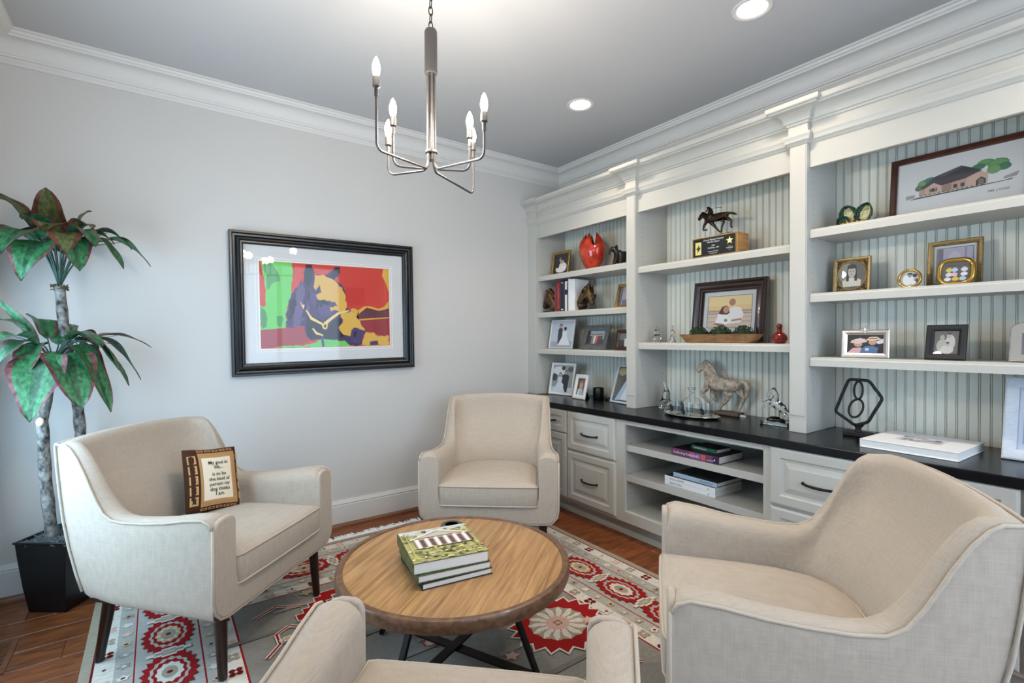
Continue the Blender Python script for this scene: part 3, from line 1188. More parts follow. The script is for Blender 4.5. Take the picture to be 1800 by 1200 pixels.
def between(cx, cy, k, o):
    rx, ry = (.10, .040) if o == 0 else (.040, .10)
    LY.append((CREAM, hexa(cx, cy, rx, ry, 4)))
    LY.append((TAUPE, hexa(cx, cy, rx * .72, ry * .7, 3)))
    LY.append((LGREY, hexa(cx, cy, rx * .4, ry * .4, 2)))


along(.074, .105, small)
along(.135, .085, small2)
along(.420, .085, small2)
along(.481, .105, small)
along(.278, .305, medal)
nb = int(round((RY1 - RY0 - .556) / .305))
for k in range(nb):
    yy = RY0 + .278 + (RY1 - RY0 - .556) * (k + .5) / nb
    between(RX0 + .278, yy, k, 0)
    between(RX1 - .278, yy, k, 0)
nb = int(round((RX1 - RX0 - .556) / .305))
for k in range(nb):
    xx = RX0 + .278 + (RX1 - RX0 - .556) * (k + .5) / nb
    between(xx, RY0 + .278, k, 1)
    between(xx, RY1 - .278, k, 1)


# field: big flowers in saw-edged red, stepped vines and scattered sprigs
def flower(cx, cy, r):
    LY.append((CREAM, jag(cx, cy, r * 1.16, r * 1.05, 40, .16)))
    LY.append((RED, jag(cx, cy, r * 1.10, r * .99, 40, .17)))
    for q in range(14):
        a = 2 * PI * q / 14
        LY.append((TAUPE, ell(cx + r * .49 * math.cos(a), cy + r * .44 * math.sin(a), r * .175, r * .165, 8, a)))
        LY.append((CREAM, [(cx + r * .2 * math.cos(a - .2), cy + r * .18 * math.sin(a - .2)), (cx + r * .50 * math.cos(a - .19), cy + r * .45 * math.sin(a - .19)), (cx + r * .68 * math.cos(a), cy + r * .61 * math.sin(a)),
                            (cx + r * .50 * math.cos(a + .19), cy + r * .45 * math.sin(a + .19)), (cx + r * .2 * math.cos(a + .2), cy + r * .18 * math.sin(a + .2))]))
    LY.append((PINK, ell(cx, cy, r * .27, r * .25, 12)))
    LY.append((DRED, hexa(cx, cy, r * .15, r * .15, 2)))
    LY.append((GOLD, hexa(cx, cy, r * .11, r * .11, 2)))


def rosette(cx, cy, r):
    LY.append((RED, jag(cx, cy, r, r, 16, .3)))
    LY.append((PINK, jag(cx, cy, r * .8, r * .8, 16, .3)))
    LY.append((CREAM, ell(cx, cy, r * .4, r * .4, 9)))


def vine(pts, w_=.010):
    for (a, b2) in zip(pts, pts[1:]):
        d = Vector((b2[0] - a[0], b2[1] - a[1])).normalized()
        n_ = Vector((-d.y, d.x))
        for k, c in ((w_, CREAM), (w_ * .45, RED)):
            LY.append((c, [(a[0] + n_.x * k, a[1] + n_.y * k), (b2[0] + n_.x * k, b2[1] + n_.y * k), (b2[0] - n_.x * k, b2[1] - n_.y * k), (a[0] - n_.x * k, a[1] - n_.y * k)]))


def stair(cx, cy, dx, dy, n, s_):
    for k in range(n):
        x, y_ = cx + dx * k, cy + dy * k
        LY.append((CREAM, rect(x - s_ * 1.2, y_ - s_ * .85, x + s_ * 1.2, y_ + s_ * .85)))
    for k in range(n):
        x, y_ = cx + dx * k, cy + dy * k
        LY.append((RED, rect(x - s_ * 1.05, y_ - s_ * .7, x + s_ * 1.05, y_ + s_ * .7)))


for k in range(26):
    yy = RY0 + .56 + (RY1 - RY0 - 1.12) * rr.random()
    xx = rr.uniform(RX0 + .6, RX1 - .8)
    c = rr.choice(((128, 126, 118), (146, 142, 132), (122, 118, 110), (154, 148, 136)))
    LY.append((c, rect(xx - .2, yy - .012, xx + .2, yy + .012)))
for cx, cy, r in ((-1.535, -1.735, .205), (-2.48, -1.73, .20), (-1.535, -2.72, .2), (-2.48, -2.72, .2), (-2.02, -1.05, .15), (-2.02, -2.25, .17)):
    flower(cx, cy, r)
for cx, cy, dx, dy in ((-2.42, -1.02, .034, .036), (-1.66, -.98, -.034, .036), (-2.15, -2.05, .034, -.03), (-2.40, -1.37, .03, .03)):
    stair(cx, cy, dx, dy, 5, .036)
for pts in ([(-2.62, -1.25), (-2.56, -1.18), (-2.56, -1.10), (-2.50, -1.06), (-2.44, -1.12)], [(-2.66, -1.42), (-2.58, -1.46), (-2.52, -1.40), (-2.46, -1.46), (-2.40, -1.40)],
            [(-1.40, -1.32), (-1.46, -1.26), (-1.46, -1.16), (-1.56, -1.12)], [(-1.44, -2.12), (-1.52, -2.05), (-1.60, -2.12), (-1.66, -2.05)],
            [(-1.44, -2.30), (-1.52, -2.36), (-1.60, -2.30), (-1.60, -2.22)], [(-2.30, -2.4), (-2.38, -2.34), (-2.44, -2.42), (-2.54, -2.36)],
            [(-2.62, -.92), (-2.52, -.86), (-2.42, -.92)], [(-1.8, -.86), (-1.7, -.92), (-1.6, -.86)], [(-2.02, -1.3), (-1.92, -1.36), (-1.82, -1.3), (-1.74, -1.36)]):
    vine(pts)
for k in range(46):
    xx, yy = rr.uniform(RX0 + .56, RX1 - .56), rr.uniform(RY0 + .56, RY1 - .56)
    if k % 3 == 0:
        rosette(xx, yy, rr.uniform(.03, .05))
    elif k % 3 == 1:
        LY.append((CREAM, hexa(xx, yy, .05, .026, 3)))
        LY.append((rr.choice((PINK, GOLD, RED)), hexa(xx, yy, .036, .018, 3)))
    else:
        LY.append((rr.choice((GOLD, LGREY, PINK)), jag(xx, yy, .035, .03, 10, .45, rr.random())))
layers_mesh('woven_pattern', LY, lambda u, v, e: (u - RO.x, v - RO.y, 0.0073 + e), rug, 'rug_pile', step=.0000026)
mat('fringe_white', (246, 244, 240), .9)
mb = MB()
for k in range(640):
    x = RX0 + (RX1 - RX0) * (k + rr.random()) / 640
    for ye, sg in ((RY1, 1), (RY0, -1)):
        ln = rr.uniform(.035, .085)
        dx = rr.uniform(-.02, .02)
        zz = rr.uniform(.0045, .006)
        mb.tube([(x, ye - sg * .004, .0055), (x + dx * .4, ye + sg * ln * .5, zz), (x + dx, ye + sg * ln, .003)], [.005, .0045, .002], 4)
tag(mb.build('fringe', 'fringe_white', rug, off=RO), kind='stuff')

# ------------------------------------------------------------------ framed horse picture
ART = [ ((200,58,44),[(-0.421,0.265),(0.408,0.267),(0.402,-0.275),(-0.423,-0.272)]),((104,196,90),[(-0.414,0.265),(-0.233,0.265),(-0.226,0.201),(-0.239,0.139),(-0.238,0.07),(-0.27,-0.034),(-0.278,-0.147),(-0.421,-0.159),(-0.42,-0.007),(-0.401,-0.019),(-0.389,-0.003),(-0.39,0.098),(-0.397,0.166),(-0.407,0.224)]),((78,150,84),[(-0.402,0.258),(-0.356,0.264),(-0.334,0.229),(-0.304,0.17),(-0.308,0.144),(-0.344,0.135),(-0.376,0.09),(-0.386,0.14),(-0.381,0.183),(-0.4,0.208)]),((74,140,76),[(-0.419,-0.013),(-0.394,-0.037),(-0.383,-0.088),(-0.388,-0.138),(-0.411,-0.154),(-0.42,-0.121)]),((78,150,84),[(-0.332,-0.069),(-0.297,-0.07),(-0.289,-0.095),(-0.31,-0.143),(-0.326,-0.129)]),((158,56,62),[(-0.421,-0.159),(-0.278,-0.147),(-0.155,-0.137),(-0.13,-0.174),(-0.132,-0.228),(-0.208,-0.261),(-0.225,-0.271),(-0.423,-0.271)]),((104,196,90),[(-0.345,-0.269),(-0.273,-0.261),(-0.175,-0.263),(-0.098,-0.242),(-0.063,-0.211),(-0.002,-0.221),(0.089,-0.232),(0.134,-0.274),(-0.073,-0.273),(-0.257,-0.271)]),((146,50,56),[(0.189,-0.096),(0.403,-0.078),(0.401,-0.215),(0.358,-0.209),(0.279,-0.179),(0.231,-0.169)]),((98,46,60),[(0.171,-0.09),(0.194,-0.047),(0.244,-0.008),(0.292,-0.007),(0.332,-0.026),(0.403,-0.01),(0.403,-0.078),(0.189,-0.096)]),((192,42,30),[(0.096,0.128),(0.232,0.124),(0.229,0.011),(0.112,-0.003)]),((214,164,62),[(0.368,0.265),(0.408,0.264),(0.405,0.102),(0.39,0.15),(0.376,0.183),(0.358,0.216)]),((214,164,62),[(0.121,-0.029),(0.149,-0.014),(0.186,-0.028),(0.224,-0.002),(0.263,0.001),(0.332,-0.016),(0.372,0.001),(0.405,0.043),(0.403,-0.013),(0.332,-0.031),(0.244,-0.009),(0.194,-0.049),(0.171,-0.09),(0.403,-0.074),(0.403,-0.081),(0.185,-0.1)]),((66,48,88),[(-0.278,-0.145),(-0.27,-0.043),(-0.242,0.07),(-0.199,0.115),(-0.174,0.142),(-0.166,0.16),(-0.166,0.213),(-0.151,0.262),(-0.113,0.264),(-0.099,0.226),(-0.104,0.181),(-0.08,0.205),(-0.028,0.199),(0.035,0.258),(0.068,0.264),(0.063,0.209),(0.028,0.166),(0.069,0.145),(0.099,0.091),(0.107,-0.01),(0.139,-0.029),(0.194,-0.103),(0.236,-0.174),(0.22,-0.197),(0.209,-0.254),(0.181,-0.271),(0.124,-0.268),(0.089,-0.234),(-0.002,-0.226),(-0.089,-0.22),(-0.132,-0.228),(-0.157,-0.201),(-0.162,-0.139)]),((96,78,116),[(-0.199,0.115),(-0.166,0.143),(-0.158,0.073),(-0.182,0.002),(-0.17,-0.042),(-0.201,-0.137),(-0.238,-0.142),(-0.228,-0.043),(-0.218,0.036)]),((84,62,110),[(-0.134,0.092),(-0.091,0.075),(-0.067,0.013),(-0.015,-0.004),(0.021,-0.03),(0.001,-0.067),(-0.043,-0.076),(-0.093,-0.014),(-0.127,0.021)]),((34,26,42),[(-0.163,0.178),(-0.163,0.213),(-0.148,0.258),(-0.12,0.261),(-0.104,0.225),(-0.116,0.155),(-0.141,0.118),(-0.156,0.143)]),((34,26,42),[(-0.006,0.198),(0.037,0.253),(0.062,0.26),(0.058,0.215),(0.026,0.171)]),((32,24,38),[(-0.154,-0.042),(-0.053,-0.108),(-0.018,-0.126),(0.055,-0.076),(0.065,-0.14),(0.089,-0.204),(0.052,-0.223),(-0.01,-0.221),(-0.089,-0.218),(-0.132,-0.226),(-0.156,-0.175)]),((34,26,42),[(-0.093,0.035),(-0.032,0.033),(-0.006,0.015),(-0.032,-0.001),(-0.071,0.011)]),((34,26,42),[(-0.251,0.001),(-0.217,0.053),(-0.21,0.001),(-0.237,-0.069),(-0.254,-0.121),(-0.265,-0.086)]),((216,170,76),[(-0.097,0.195),(-0.045,0.203),(-0.019,0.186),(0.033,0.162),(0.078,0.122),(0.099,0.073),(0.104,-0.015),(0.064,-0.048),(0.038,-0.03),(0.002,-0.04),(-0.006,-0.008),(0.048,-0.005),(0.03,0.025),(-0.023,0.029),(-0.083,0.041),(-0.092,0.066),(-0.057,0.086),(-0.069,0.139),(-0.091,0.093),(-0.107,0.12)]),((216,170,76),[(0.064,-0.057),(0.139,-0.029),(0.196,-0.103),(0.231,-0.167),(0.146,-0.15),(0.126,-0.206),(0.08,-0.195),(0.049,-0.145),(0.077,-0.112)]),((216,170,76),[(0.236,-0.178),(0.289,-0.179),(0.318,-0.208),(0.4,-0.205),(0.4,-0.273),(0.209,-0.271),(0.22,-0.216)]),((78,58,104),[(0.263,-0.244),(0.317,-0.239),(0.322,-0.27),(0.26,-0.272)]),((74,60,104),[(0.136,-0.159),(0.183,-0.155),(0.229,-0.171),(0.21,-0.226),(0.185,-0.263),(0.143,-0.252),(0.126,-0.206)]),((36,28,44),[(0.146,-0.178),(0.174,-0.168),(0.168,-0.206),(0.149,-0.215)]),((232,200,130),[(-0.159,-0.033),(-0.151,-0.031),(-0.12,-0.077),(-0.053,-0.117),(-0.044,-0.126),(-0.057,-0.13),(-0.129,-0.093)]),((232,200,130),[(-0.048,-0.114),(0.001,-0.076),(0.046,-0.044),(0.121,-0.027),(0.124,-0.035),(0.055,-0.058),(0.01,-0.091),(-0.031,-0.129)]),((232,190,100),[(-0.059,-0.128),(-0.039,-0.112),(-0.02,-0.126),(-0.025,-0.153),(-0.044,-0.159),(-0.056,-0.146)]),((40,30,46),[(-0.046,-0.132),(-0.037,-0.123),(-0.03,-0.133),(-0.035,-0.147),(-0.044,-0.146)]),((232,200,130),[(-0.122,-0.152),(-0.111,-0.149),(-0.092,-0.175),(-0.052,-0.193),(-0.052,-0.202),(-0.097,-0.19)]),((232,200,130),[(-0.194,0.028),(-0.177,0.001),(-0.163,0.002),(-0.171,-0.029),(-0.18,-0.008)]),((70,66,110),[(-0.067,-0.202),(-0.052,-0.202),(-0.045,-0.27),(-0.06,-0.272)]) ]
pic = thing('framed_picture', 'large black framed pop-art horse portrait on the grey wall', 'picture', (-2.022, -.004, 1.486))
pic.rotation_euler = (0, R(-.8), 0)
PWD, PHT = 1.167, .876


def rect_frame(prof, w_, h_, fn=None):
    """Mitred picture-frame moulding: profile of (inset, proud) round a w_ x h_ rectangle, front towards -y."""
    rings = []
    for cx, cz in ((-1, -1), (1, -1), (1, 1), (-1, 1)):
        rings.append([(cx * (w_ / 2 - i), -p, cz * (h_ / 2 - i)) for i, p in prof])
    return MB().loft(rings + [rings[0]], cap0=False, cap1=False)


FR = [(0, 0), (0, .030), (.003, .034), (.013, .034), (.018, .030), (.020, .022), (.030, .020), (.036, .024), (.041, .030), (.050, .032), (.056, .029), (.060, .024), (.063, .024), (.070, .022), (.074, .017), (.076, .010), (.076, 0), (0, 0)]
rect_frame(FR, PWD, PHT).build('frame', 'frame_black', pic, smooth=True, ang=22)
MB().box(-PWD / 2 + .05, PWD / 2 - .05, -.005, -.002, -PHT / 2 + .05, PHT / 2 - .05).build('mat_board', 'mat_board', pic)
xs = [p[0] for p in ART[0][1]]
zs = [p[1] for p in ART[0][1]]
ax0, ax1, az0, az1 = min(xs), max(xs), min(zs), max(zs)
g = .022
_ra = random.Random(21)


def ragged(pts, amp):
    o = []
    for a, b2 in zip(pts, pts[1:] + pts[:1]):
        ln = math.hypot(b2[0] - a[0], b2[1] - a[1])
        k = max(1, int(ln / .016))
        dx, dz = (b2[0] - a[0]) / ln, (b2[1] - a[1]) / ln
        for q in range(k):
            e = _ra.uniform(-amp, amp) if q else 0.0
            o.append((a[0] + (b2[0] - a[0]) * q / k - dz * e, a[1] + (b2[1] - a[1]) * q / k + dx * e))
    return o


for k in range(1, len(ART)):
    if k in (1, 2, 3, 4, 6, 12, 13, 14, 17, 18, 19, 20, 21, 22):
        ART[k] = (ART[k][0], ragged(ART[k][1], .0075 if k > 11 else .004))
hx0, hz0 = -.27, -.10
for k in range(26):
    a, b2 = _ra.uniform(-.24, .02), _ra.uniform(-.12, .12)
    ln, an = _ra.uniform(.03, .09), _ra.uniform(1.0, 1.7)
    wd = _ra.uniform(.004, .010)
    ux, uz = math.cos(an), math.sin(an)
    ART.insert(15, (_ra.choice(((40, 30, 52), (96, 78, 118), (78, 58, 104), (30, 24, 38))), [(a, b2), (a + ux * ln * .5 - uz * wd, b2 + uz * ln * .5 + ux * wd), (a + ux * ln, b2 + uz * ln), (a + ux * ln * .5 + uz * wd, b2 + uz * ln * .5 - ux * wd)]))
for nm, q in (('mat_edge', g),):
    rect_frame([(0, .0052), (0, .0066), (.003, .0066), (.004, .0052)], ax1 - ax0 + 2 * q, az1 - az0 + 2 * q).build(nm, 'book_white', pic, off=(-(ax0 + ax1) / 2, 0, -(az0 + az1) / 2))
ART[0] = (ART[0][0], [(ax0, az0), (ax1, az0), (ax1, az1), (ax0, az1)])
layers_mesh('art_print', [((226, 224, 214), rect(ax0 - .008, az0 - .008, ax1 + .008, az1 + .008))] + ART, lambda u, v, e: (u, -.0053 - e, v), pic, 'print_paper', .00005)
MB().box(-PWD / 2 + .072, PWD / 2 - .072, -.0115, -.0100, -PHT / 2 + .072, PHT / 2 - .072).build('glass', 'clear_pane', pic)

# ------------------------------------------------------------------ pillow on the left armchair
pil = thing('throw_pillow', 'small brown bordered pillow with a printed saying on the left armchair', 'pillow')
PWW, PHH = .245, .292


def puff(u, v):
    a = max(0.0, 1 - (abs(u) / (PWW / 2)) ** 2.6)
    b2 = max(0.0, 1 - (abs(v) / (PHH / 2)) ** 2.6)
    return .010 + .036 * (a * b2) ** .5


def edge(u, v):
    k = 1 - .045 * math.cos(PI * v / PHH) ** 2 if True else 1
    k2 = 1 - .035 * math.cos(PI * u / PWW) ** 2
    return u * k, v * k2


NU, NV = 20, 24
BRN, TAN, CRM = (66, 42, 30), (176, 136, 92), (222, 210, 188)
for nm, sg in (('pillow_front', -1), ('pillow_back', 1)):
    mb = MB()
    V_ = []
    for j in range(NV + 1):
        for i in range(NU + 1):
            u, v = (i / NU - .5) * PWW, (j / NV - .5) * PHH
            e = edge(u, v)
            d = puff(u, v) if 0 < i < NU and 0 < j < NV else 0.0
            V_.append((e[0], sg * d, e[1]))
    for j in range(NV):
        for i in range(NU):
            u, v = ((i + .5) / NU - .5) * 2, ((j + .5) / NV - .5) * 2
            if sg < 0 and abs(v) < .83 and -.62 < u < .80:
                c = CRM if (abs(v) < .70 and -.45 < u < .62) else TAN
            else:
                c = BRN
            q = (j * (NU + 1) + i, j * (NU + 1) + i + 1, (j + 1) * (NU + 1) + i + 1, (j + 1) * (NU + 1) + i)
            mb.add([V_[k] for k in (q if sg < 0 else q[::-1])], [(0, 1, 2, 3)], c)
    o = mb.build(nm, 'print_matte', pil, smooth='all')
    bm = bmesh.new()
    bm.from_mesh(o.data)
    bmesh.ops.remove_doubles(bm, verts=bm.verts, dist=1e-5)
    bm.to_mesh(o.data)
    bm.free()


def on_pillow(u, v, e=.0012):
    q = edge(u, v)
    return (q[0], -puff(u, v) - e, q[1])


mat('ink_black', (28, 24, 24), .8)
mat('stitch_gold', (196, 164, 104), .8)
lines = ['My goal in', 'life...', 'is to be', 'the kind of', 'person my', 'dog thinks', 'I am.']
vz = [.072, .050, .018, -.006, -.029, -.052, -.074]
for s_, v0 in zip(lines, vz):
    text_part('lettering', s_, .0225, lambda a, b2, v0=v0: on_pillow(a + .010, b2 + v0, .0035), pil, 'ink_black', thick=.0002)
bl = []
for k in range(5):
    v0 = .092 - k * .046
    bl.append(((186, 146, 98), [(-.116, v0 - .019), (-.084, v0 - .019), (-.084, v0 + .019), (-.116, v0 + .019)]))
    bl.append((BRN, [(-.109, v0 + .014), (-.103, v0 + .009), (-.098, v0 + .009), (-.091, v0 + .014), (-.094, v0 + .004), (-.094, v0 - .004), (-.091, v0 - .014), (-.098, v0 - .009), (-.103, v0 - .009), (-.109, v0 - .014), (-.106, v0 - .004), (-.106, v0 + .004)]))
for k in range(5):
    u0 = -.06 + k * .034
    for v0 in (.132, -.132):
        bl.append(((170, 130, 88), [(u0 - .014, v0 - .005), (u0 + .014, v0 - .005), (u0 + .014, v0 + .005), (u0 - .014, v0 + .005)]))
        bl.append((BRN, [(u0 - .009, v0 - .002), (u0 + .009, v0 - .002), (u0 + .009, v0 + .002), (u0 - .009, v0 + .002)]))
for k in range(5):
    v0 = .092 - k * .046
    bl.append(((186, 146, 98), [(.104, v0 - .016), (.115, v0 - .016), (.115, v0 + .016), (.104, v0 + .016)]))
for k in range(22):
    for u0 in (-.065, .087):
        v0 = -.105 + k * .010
        bl.append(((150, 116, 78), ell(u0, v0, .0022, .0022, 5)))
for k in range(15):
    for v0 in (-.112, .112):
        bl.append(((150, 116, 78), ell(-.062 + k * .0105, v0, .0022, .0022, 5)))
layers_mesh('woven_border', bl, lambda u, v, e: on_pillow(u, v, .0016 + e), pil, 'print_matte', .000004)
# seat the pillow against the backrest of the left armchair, leaning back
cm = Matrix.Translation(chairs[0].location) @ Matrix.Rotation(chairs[0].rotation_euler.z, 4, 'Z')
lm = Matrix.Translation((-.108, -.440, .612 - .010)) @ Matrix.Rotation(R(180 - 17), 4, 'Z') @ Matrix.Rotation(R(-19), 4, 'X') @ Matrix.Rotation(R(7), 4, 'Y')
pil.matrix_world = cm @ lm


# ------------------------------------------------------------------ chandelier
CHX, CHY = -2.165, -1.785
cd = thing('chandelier', 'six-arm dark grey chandelier with candle bulbs on a chain', 'chandelier', (CHX, CHY, 1.85))
cz = -1.85


def cp(x, y_, z):
    return (x, y_, z + cz)


MB().lathe([(.0, 2.205), (.0225, 2.205), (.0235, 2.212), (.0225, 2.216), (.0225, 2.352), (.019, 2.360), (.0, 2.360)], 24, (0, 0, cz)).build('column', 'iron_grey', cd, smooth=True)
for k in range(6):
    a = R(60 * k + 15)
    MB().tube([cp(.013 * math.cos(a), .013 * math.sin(a), 2.21), cp(.013 * math.cos(a), .013 * math.sin(a), 1.90)], .0042, 8).build('rod', 'iron_grey', cd, smooth=True)
MB().lathe([(.0, 1.925), (.021, 1.925), (.022, 1.929), (.021, 1.933), (.0, 1.933)], 24, (0, 0, cz)).build('hub', 'iron_grey', cd, smooth=True)
ARMS = [(-.238, -.101, 2.106), (-.141, .004, 2.045), (-.116, .109, 2.018), (.258, .140, 2.091), (.098, -.101, 2.024), (.074, -.232, 2.030)]
for k, (x, y_, zb) in enumerate(ARMS):
    r = math.hypot(x, y_)
    c, s_ = x / r, y_ / r
    path = []
    zl = 1.857
    for q in range(7):
        a = PI / 2 * q / 6
        path.append((.013 + .022 * (1 - math.cos(a)), 1.895 - .03 * math.sin(a)))
    for q in range(7):
        a = PI / 2 * q / 6
        path.append((r - .024 + .024 * math.sin(a), zl + .024 * (1 - math.cos(a))))
    path = [(.013, 1.93)] + path + [(r, zb - .075)]
    arm = MB().tube([cp(c * u, s_ * u, z) for u, z in path], .0042, 8).build('arm', 'iron_grey', cd, smooth=True)
    MB().lathe([(.0, zb - .085), (.0062, zb - .085), (.0062, zb - .060), (.0115, zb - .056), (.0115, zb - .026), (.0, zb - .026)], 16, cp(x, y_, 0)).build('candle_socket', 'iron_grey', arm, smooth=True)
    MB().lathe([(.0, zb - .030), (.007, zb - .030), (.0095, zb - .018), (.0125, zb - .003), (.0118, zb + .010), (.008, zb + .024), (.0035, zb + .034), (.0005, zb + .038)], 16, cp(x, y_, 0)).build('bulb', 'bulb_glow', arm, smooth='all')
# chain of oval links up to the ceiling cup
z = 2.360
k = 0
while z < 2.70:
    pts = []
    for q in range(14):
        a = 2 * PI * q / 14
        u, w_ = .0075 * math.cos(a), .0165 * math.sin(a)
        pts.append(cp(u if k % 2 == 0 else 0, 0 if k % 2 == 0 else u, z + .014 + w_))
    MB().tube(pts, .0019, 6, closed=True).build('chain_link', 'bronze_dark', cd, smooth='all')
    z += .0262
    k += 1
MB().lathe([(.0, 2.700), (.012, 2.702), (.05, 2.722), (.058, 2.740), (.0, 2.740)], 28, (0, 0, cz)).build('ceiling_cup', 'iron_grey', cd, smooth=True)
for x, y_, zb in ARMS:
    pl = bpy.data.lights.new('candle_bulb_light', 'POINT')
    pl.energy = 5.0
    pl.color = (1.0, .90, .78)
    pl.shadow_soft_size = .03
    po = bpy.data.objects.new('candle_bulb_light', pl)
    COL.objects.link(po)
    po.location = (CHX + x, CHY + y_, zb)

# recessed ceiling lights; the first is unseen, added for more light from above
for k, (x, y_, lab) in enumerate(((-.78, -3.31, 'unseen round recessed ceiling light, added beyond the right edge'), (-.774, -1.086, 'round recessed ceiling light further from the camera'), (-.784, -2.202, 'round recessed ceiling light at the top edge, nearer the camera'))):
    t = thing('recessed_light', lab, 'ceiling light', (x, y_, H), group='recessed ceiling lights')
    prof = [(.062, -.001), (.066, -.004), (.082, -.005), (.086, -.002), (.086, .0), (.062, .0)]
    rings = [[(r * math.cos(2 * PI * i / 40), r * math.sin(2 * PI * i / 40), z) for i in range(40)] for r, z in prof]
    MB().loft(rings + [rings[0]], cap0=False, cap1=False).build('trim_ring', 'trim_white', t, smooth=True)
    MB().lathe([(.0, -.0005), (.063, -.0005), (.063, .0), (.0, .0)], 40).build('lens', 'lamp_glow', t)
    sp = bpy.data.lights.new('downlight', 'SPOT')
    sp.energy = 17
    sp.color = (1.0, .88, .74)
    sp.spot_size = R(125)
    sp.spot_blend = .8
    sp.shadow_soft_size = .06
    so = bpy.data.objects.new('downlight', sp)
    COL.objects.link(so)
    so.location = (x, y_, H - .02)


# ------------------------------------------------------------------ potted plant
pt = thing('potted_plant', 'tall potted plant with red-edged green leaves in a black square planter', 'plant', (-3.335, -.195, 0), R(-36))
wm = Matrix.Translation(pt.location) @ Matrix.Rotation(R(-36), 4, 'Z')
inv = wm.inverted()


def sq(h_, z, lip=0.0):
    return [(-h_, -h_, z), (h_, -h_, z), (h_, h_, z), (-h_, h_, z)]


MB().loft([sq(.084, 0), sq(.086, .004), sq(.100, .12), sq(.112, .26), sq(.117, .33), sq(.123, .332), sq(.123, .340), sq(.113, .340), sq(.110, .30)], cap1=False).build('planter', 'black_satin', pt, smooth=True, bevel=.002)
MB().loft([sq(.111, .30), sq(.111, .312)]).build('soil', mat('moss_bed', (88, 92, 92), .95, noise=(60, .5), bump=(80, 1)), pt)
mat('moss_strand', (122, 128, 126), .9, noise=(30, .5))
rp = random.Random(5)
mb = MB()
for k in range(340):
    x, y_ = rp.uniform(-.105, .105), rp.uniform(-.105, .105)
    a = rp.uniform(0, 2 * PI)
    ln = rp.uniform(.02, .05)
    z = .315 + rp.random() * .022 * (1.3 - max(abs(x), abs(y_)) / .1)
    b2 = a + rp.uniform(-1.4, 1.4)
    c2 = b2 + rp.uniform(-1.4, 1.4)
    p = [(x, y_, z)]
    for an, dz in ((a, .012), (b2, .008), (c2, -.012)):
        q = p[-1]
        p.append((max(-.118, min(.118, q[0] + ln * .5 * math.cos(an))), max(-.118, min(.118, q[1] + ln * .5 * math.sin(an))), q[2] + dz * rp.uniform(.3, 1.2)))
    mb.tube(p, .0013, 3)
tag(mb.build('moss', 'moss_strand', pt), kind='stuff')
mat('bark', (150, 148, 142), .85, noise=(38, .5), bump=(60, .6), rgb2=(44, 38, 35), stretch=(1, 1, .7))


def cane(pts, r):
    P = [inv @ Vector(p) for p in pts]
    Q = []
    for a, b2 in zip(P, P[1:]):
        for k in range(6):
            Q.append(a.lerp(b2, k / 6))
    Q.append(P[-1])
    rad = [r * (1 + .07 * math.sin(i * 1.9)) * (1 - .12 * i / len(Q)) for i in range(len(Q))]
    return MB().tube(Q, rad, 12).build('trunk', 'bark', pt, smooth='all')


cane([(-3.368, -.225, .30), (-3.385, -.265, .62), (-3.392, -.28, .894), (-3.352, -.295, 1.16)], .024)
cane([(-3.285, -.17, .30), (-3.268, -.19, .815), (-3.279, -.20, 1.01), (-3.321, -.20, 1.30), (-3.336, -.20, 1.525)], .0235)
m_ = MB()
for k in range(26):
    a = rp.uniform(0, 2 * PI)
    c0 = inv @ Vector((-3.336, -.20, 1.515))
    m_.tube([(c0.x + .015 * math.cos(a), c0.y + .015 * math.sin(a), c0.z + rp.uniform(-.01, .015)), (c0.x + .034 * math.cos(a), c0.y + .034 * math.sin(a), c0.z + rp.uniform(-.015, .02))], .0028, 4)
tag(m_.build('moss_collar', mat('moss_brown', (92, 84, 58), .95), pt), kind='stuff')
c0 = inv @ Vector((-3.395, -.30, .905))
MB().lathe([(.0, -.004), (.019, -.004), (.021, 0), (.019, .004), (.0, .004)], 16).build('sawn_knot', mat('cut_wood', (196, 178, 146), .8, noise=(50, .3)), pt, smooth=True, xf=Matrix.Translation(inv @ Vector((-3.396, -.305, .895))) @ Matrix.Rotation(R(80), 4, 'X') @ Matrix.Rotation(R(-10), 4, 'Y'))


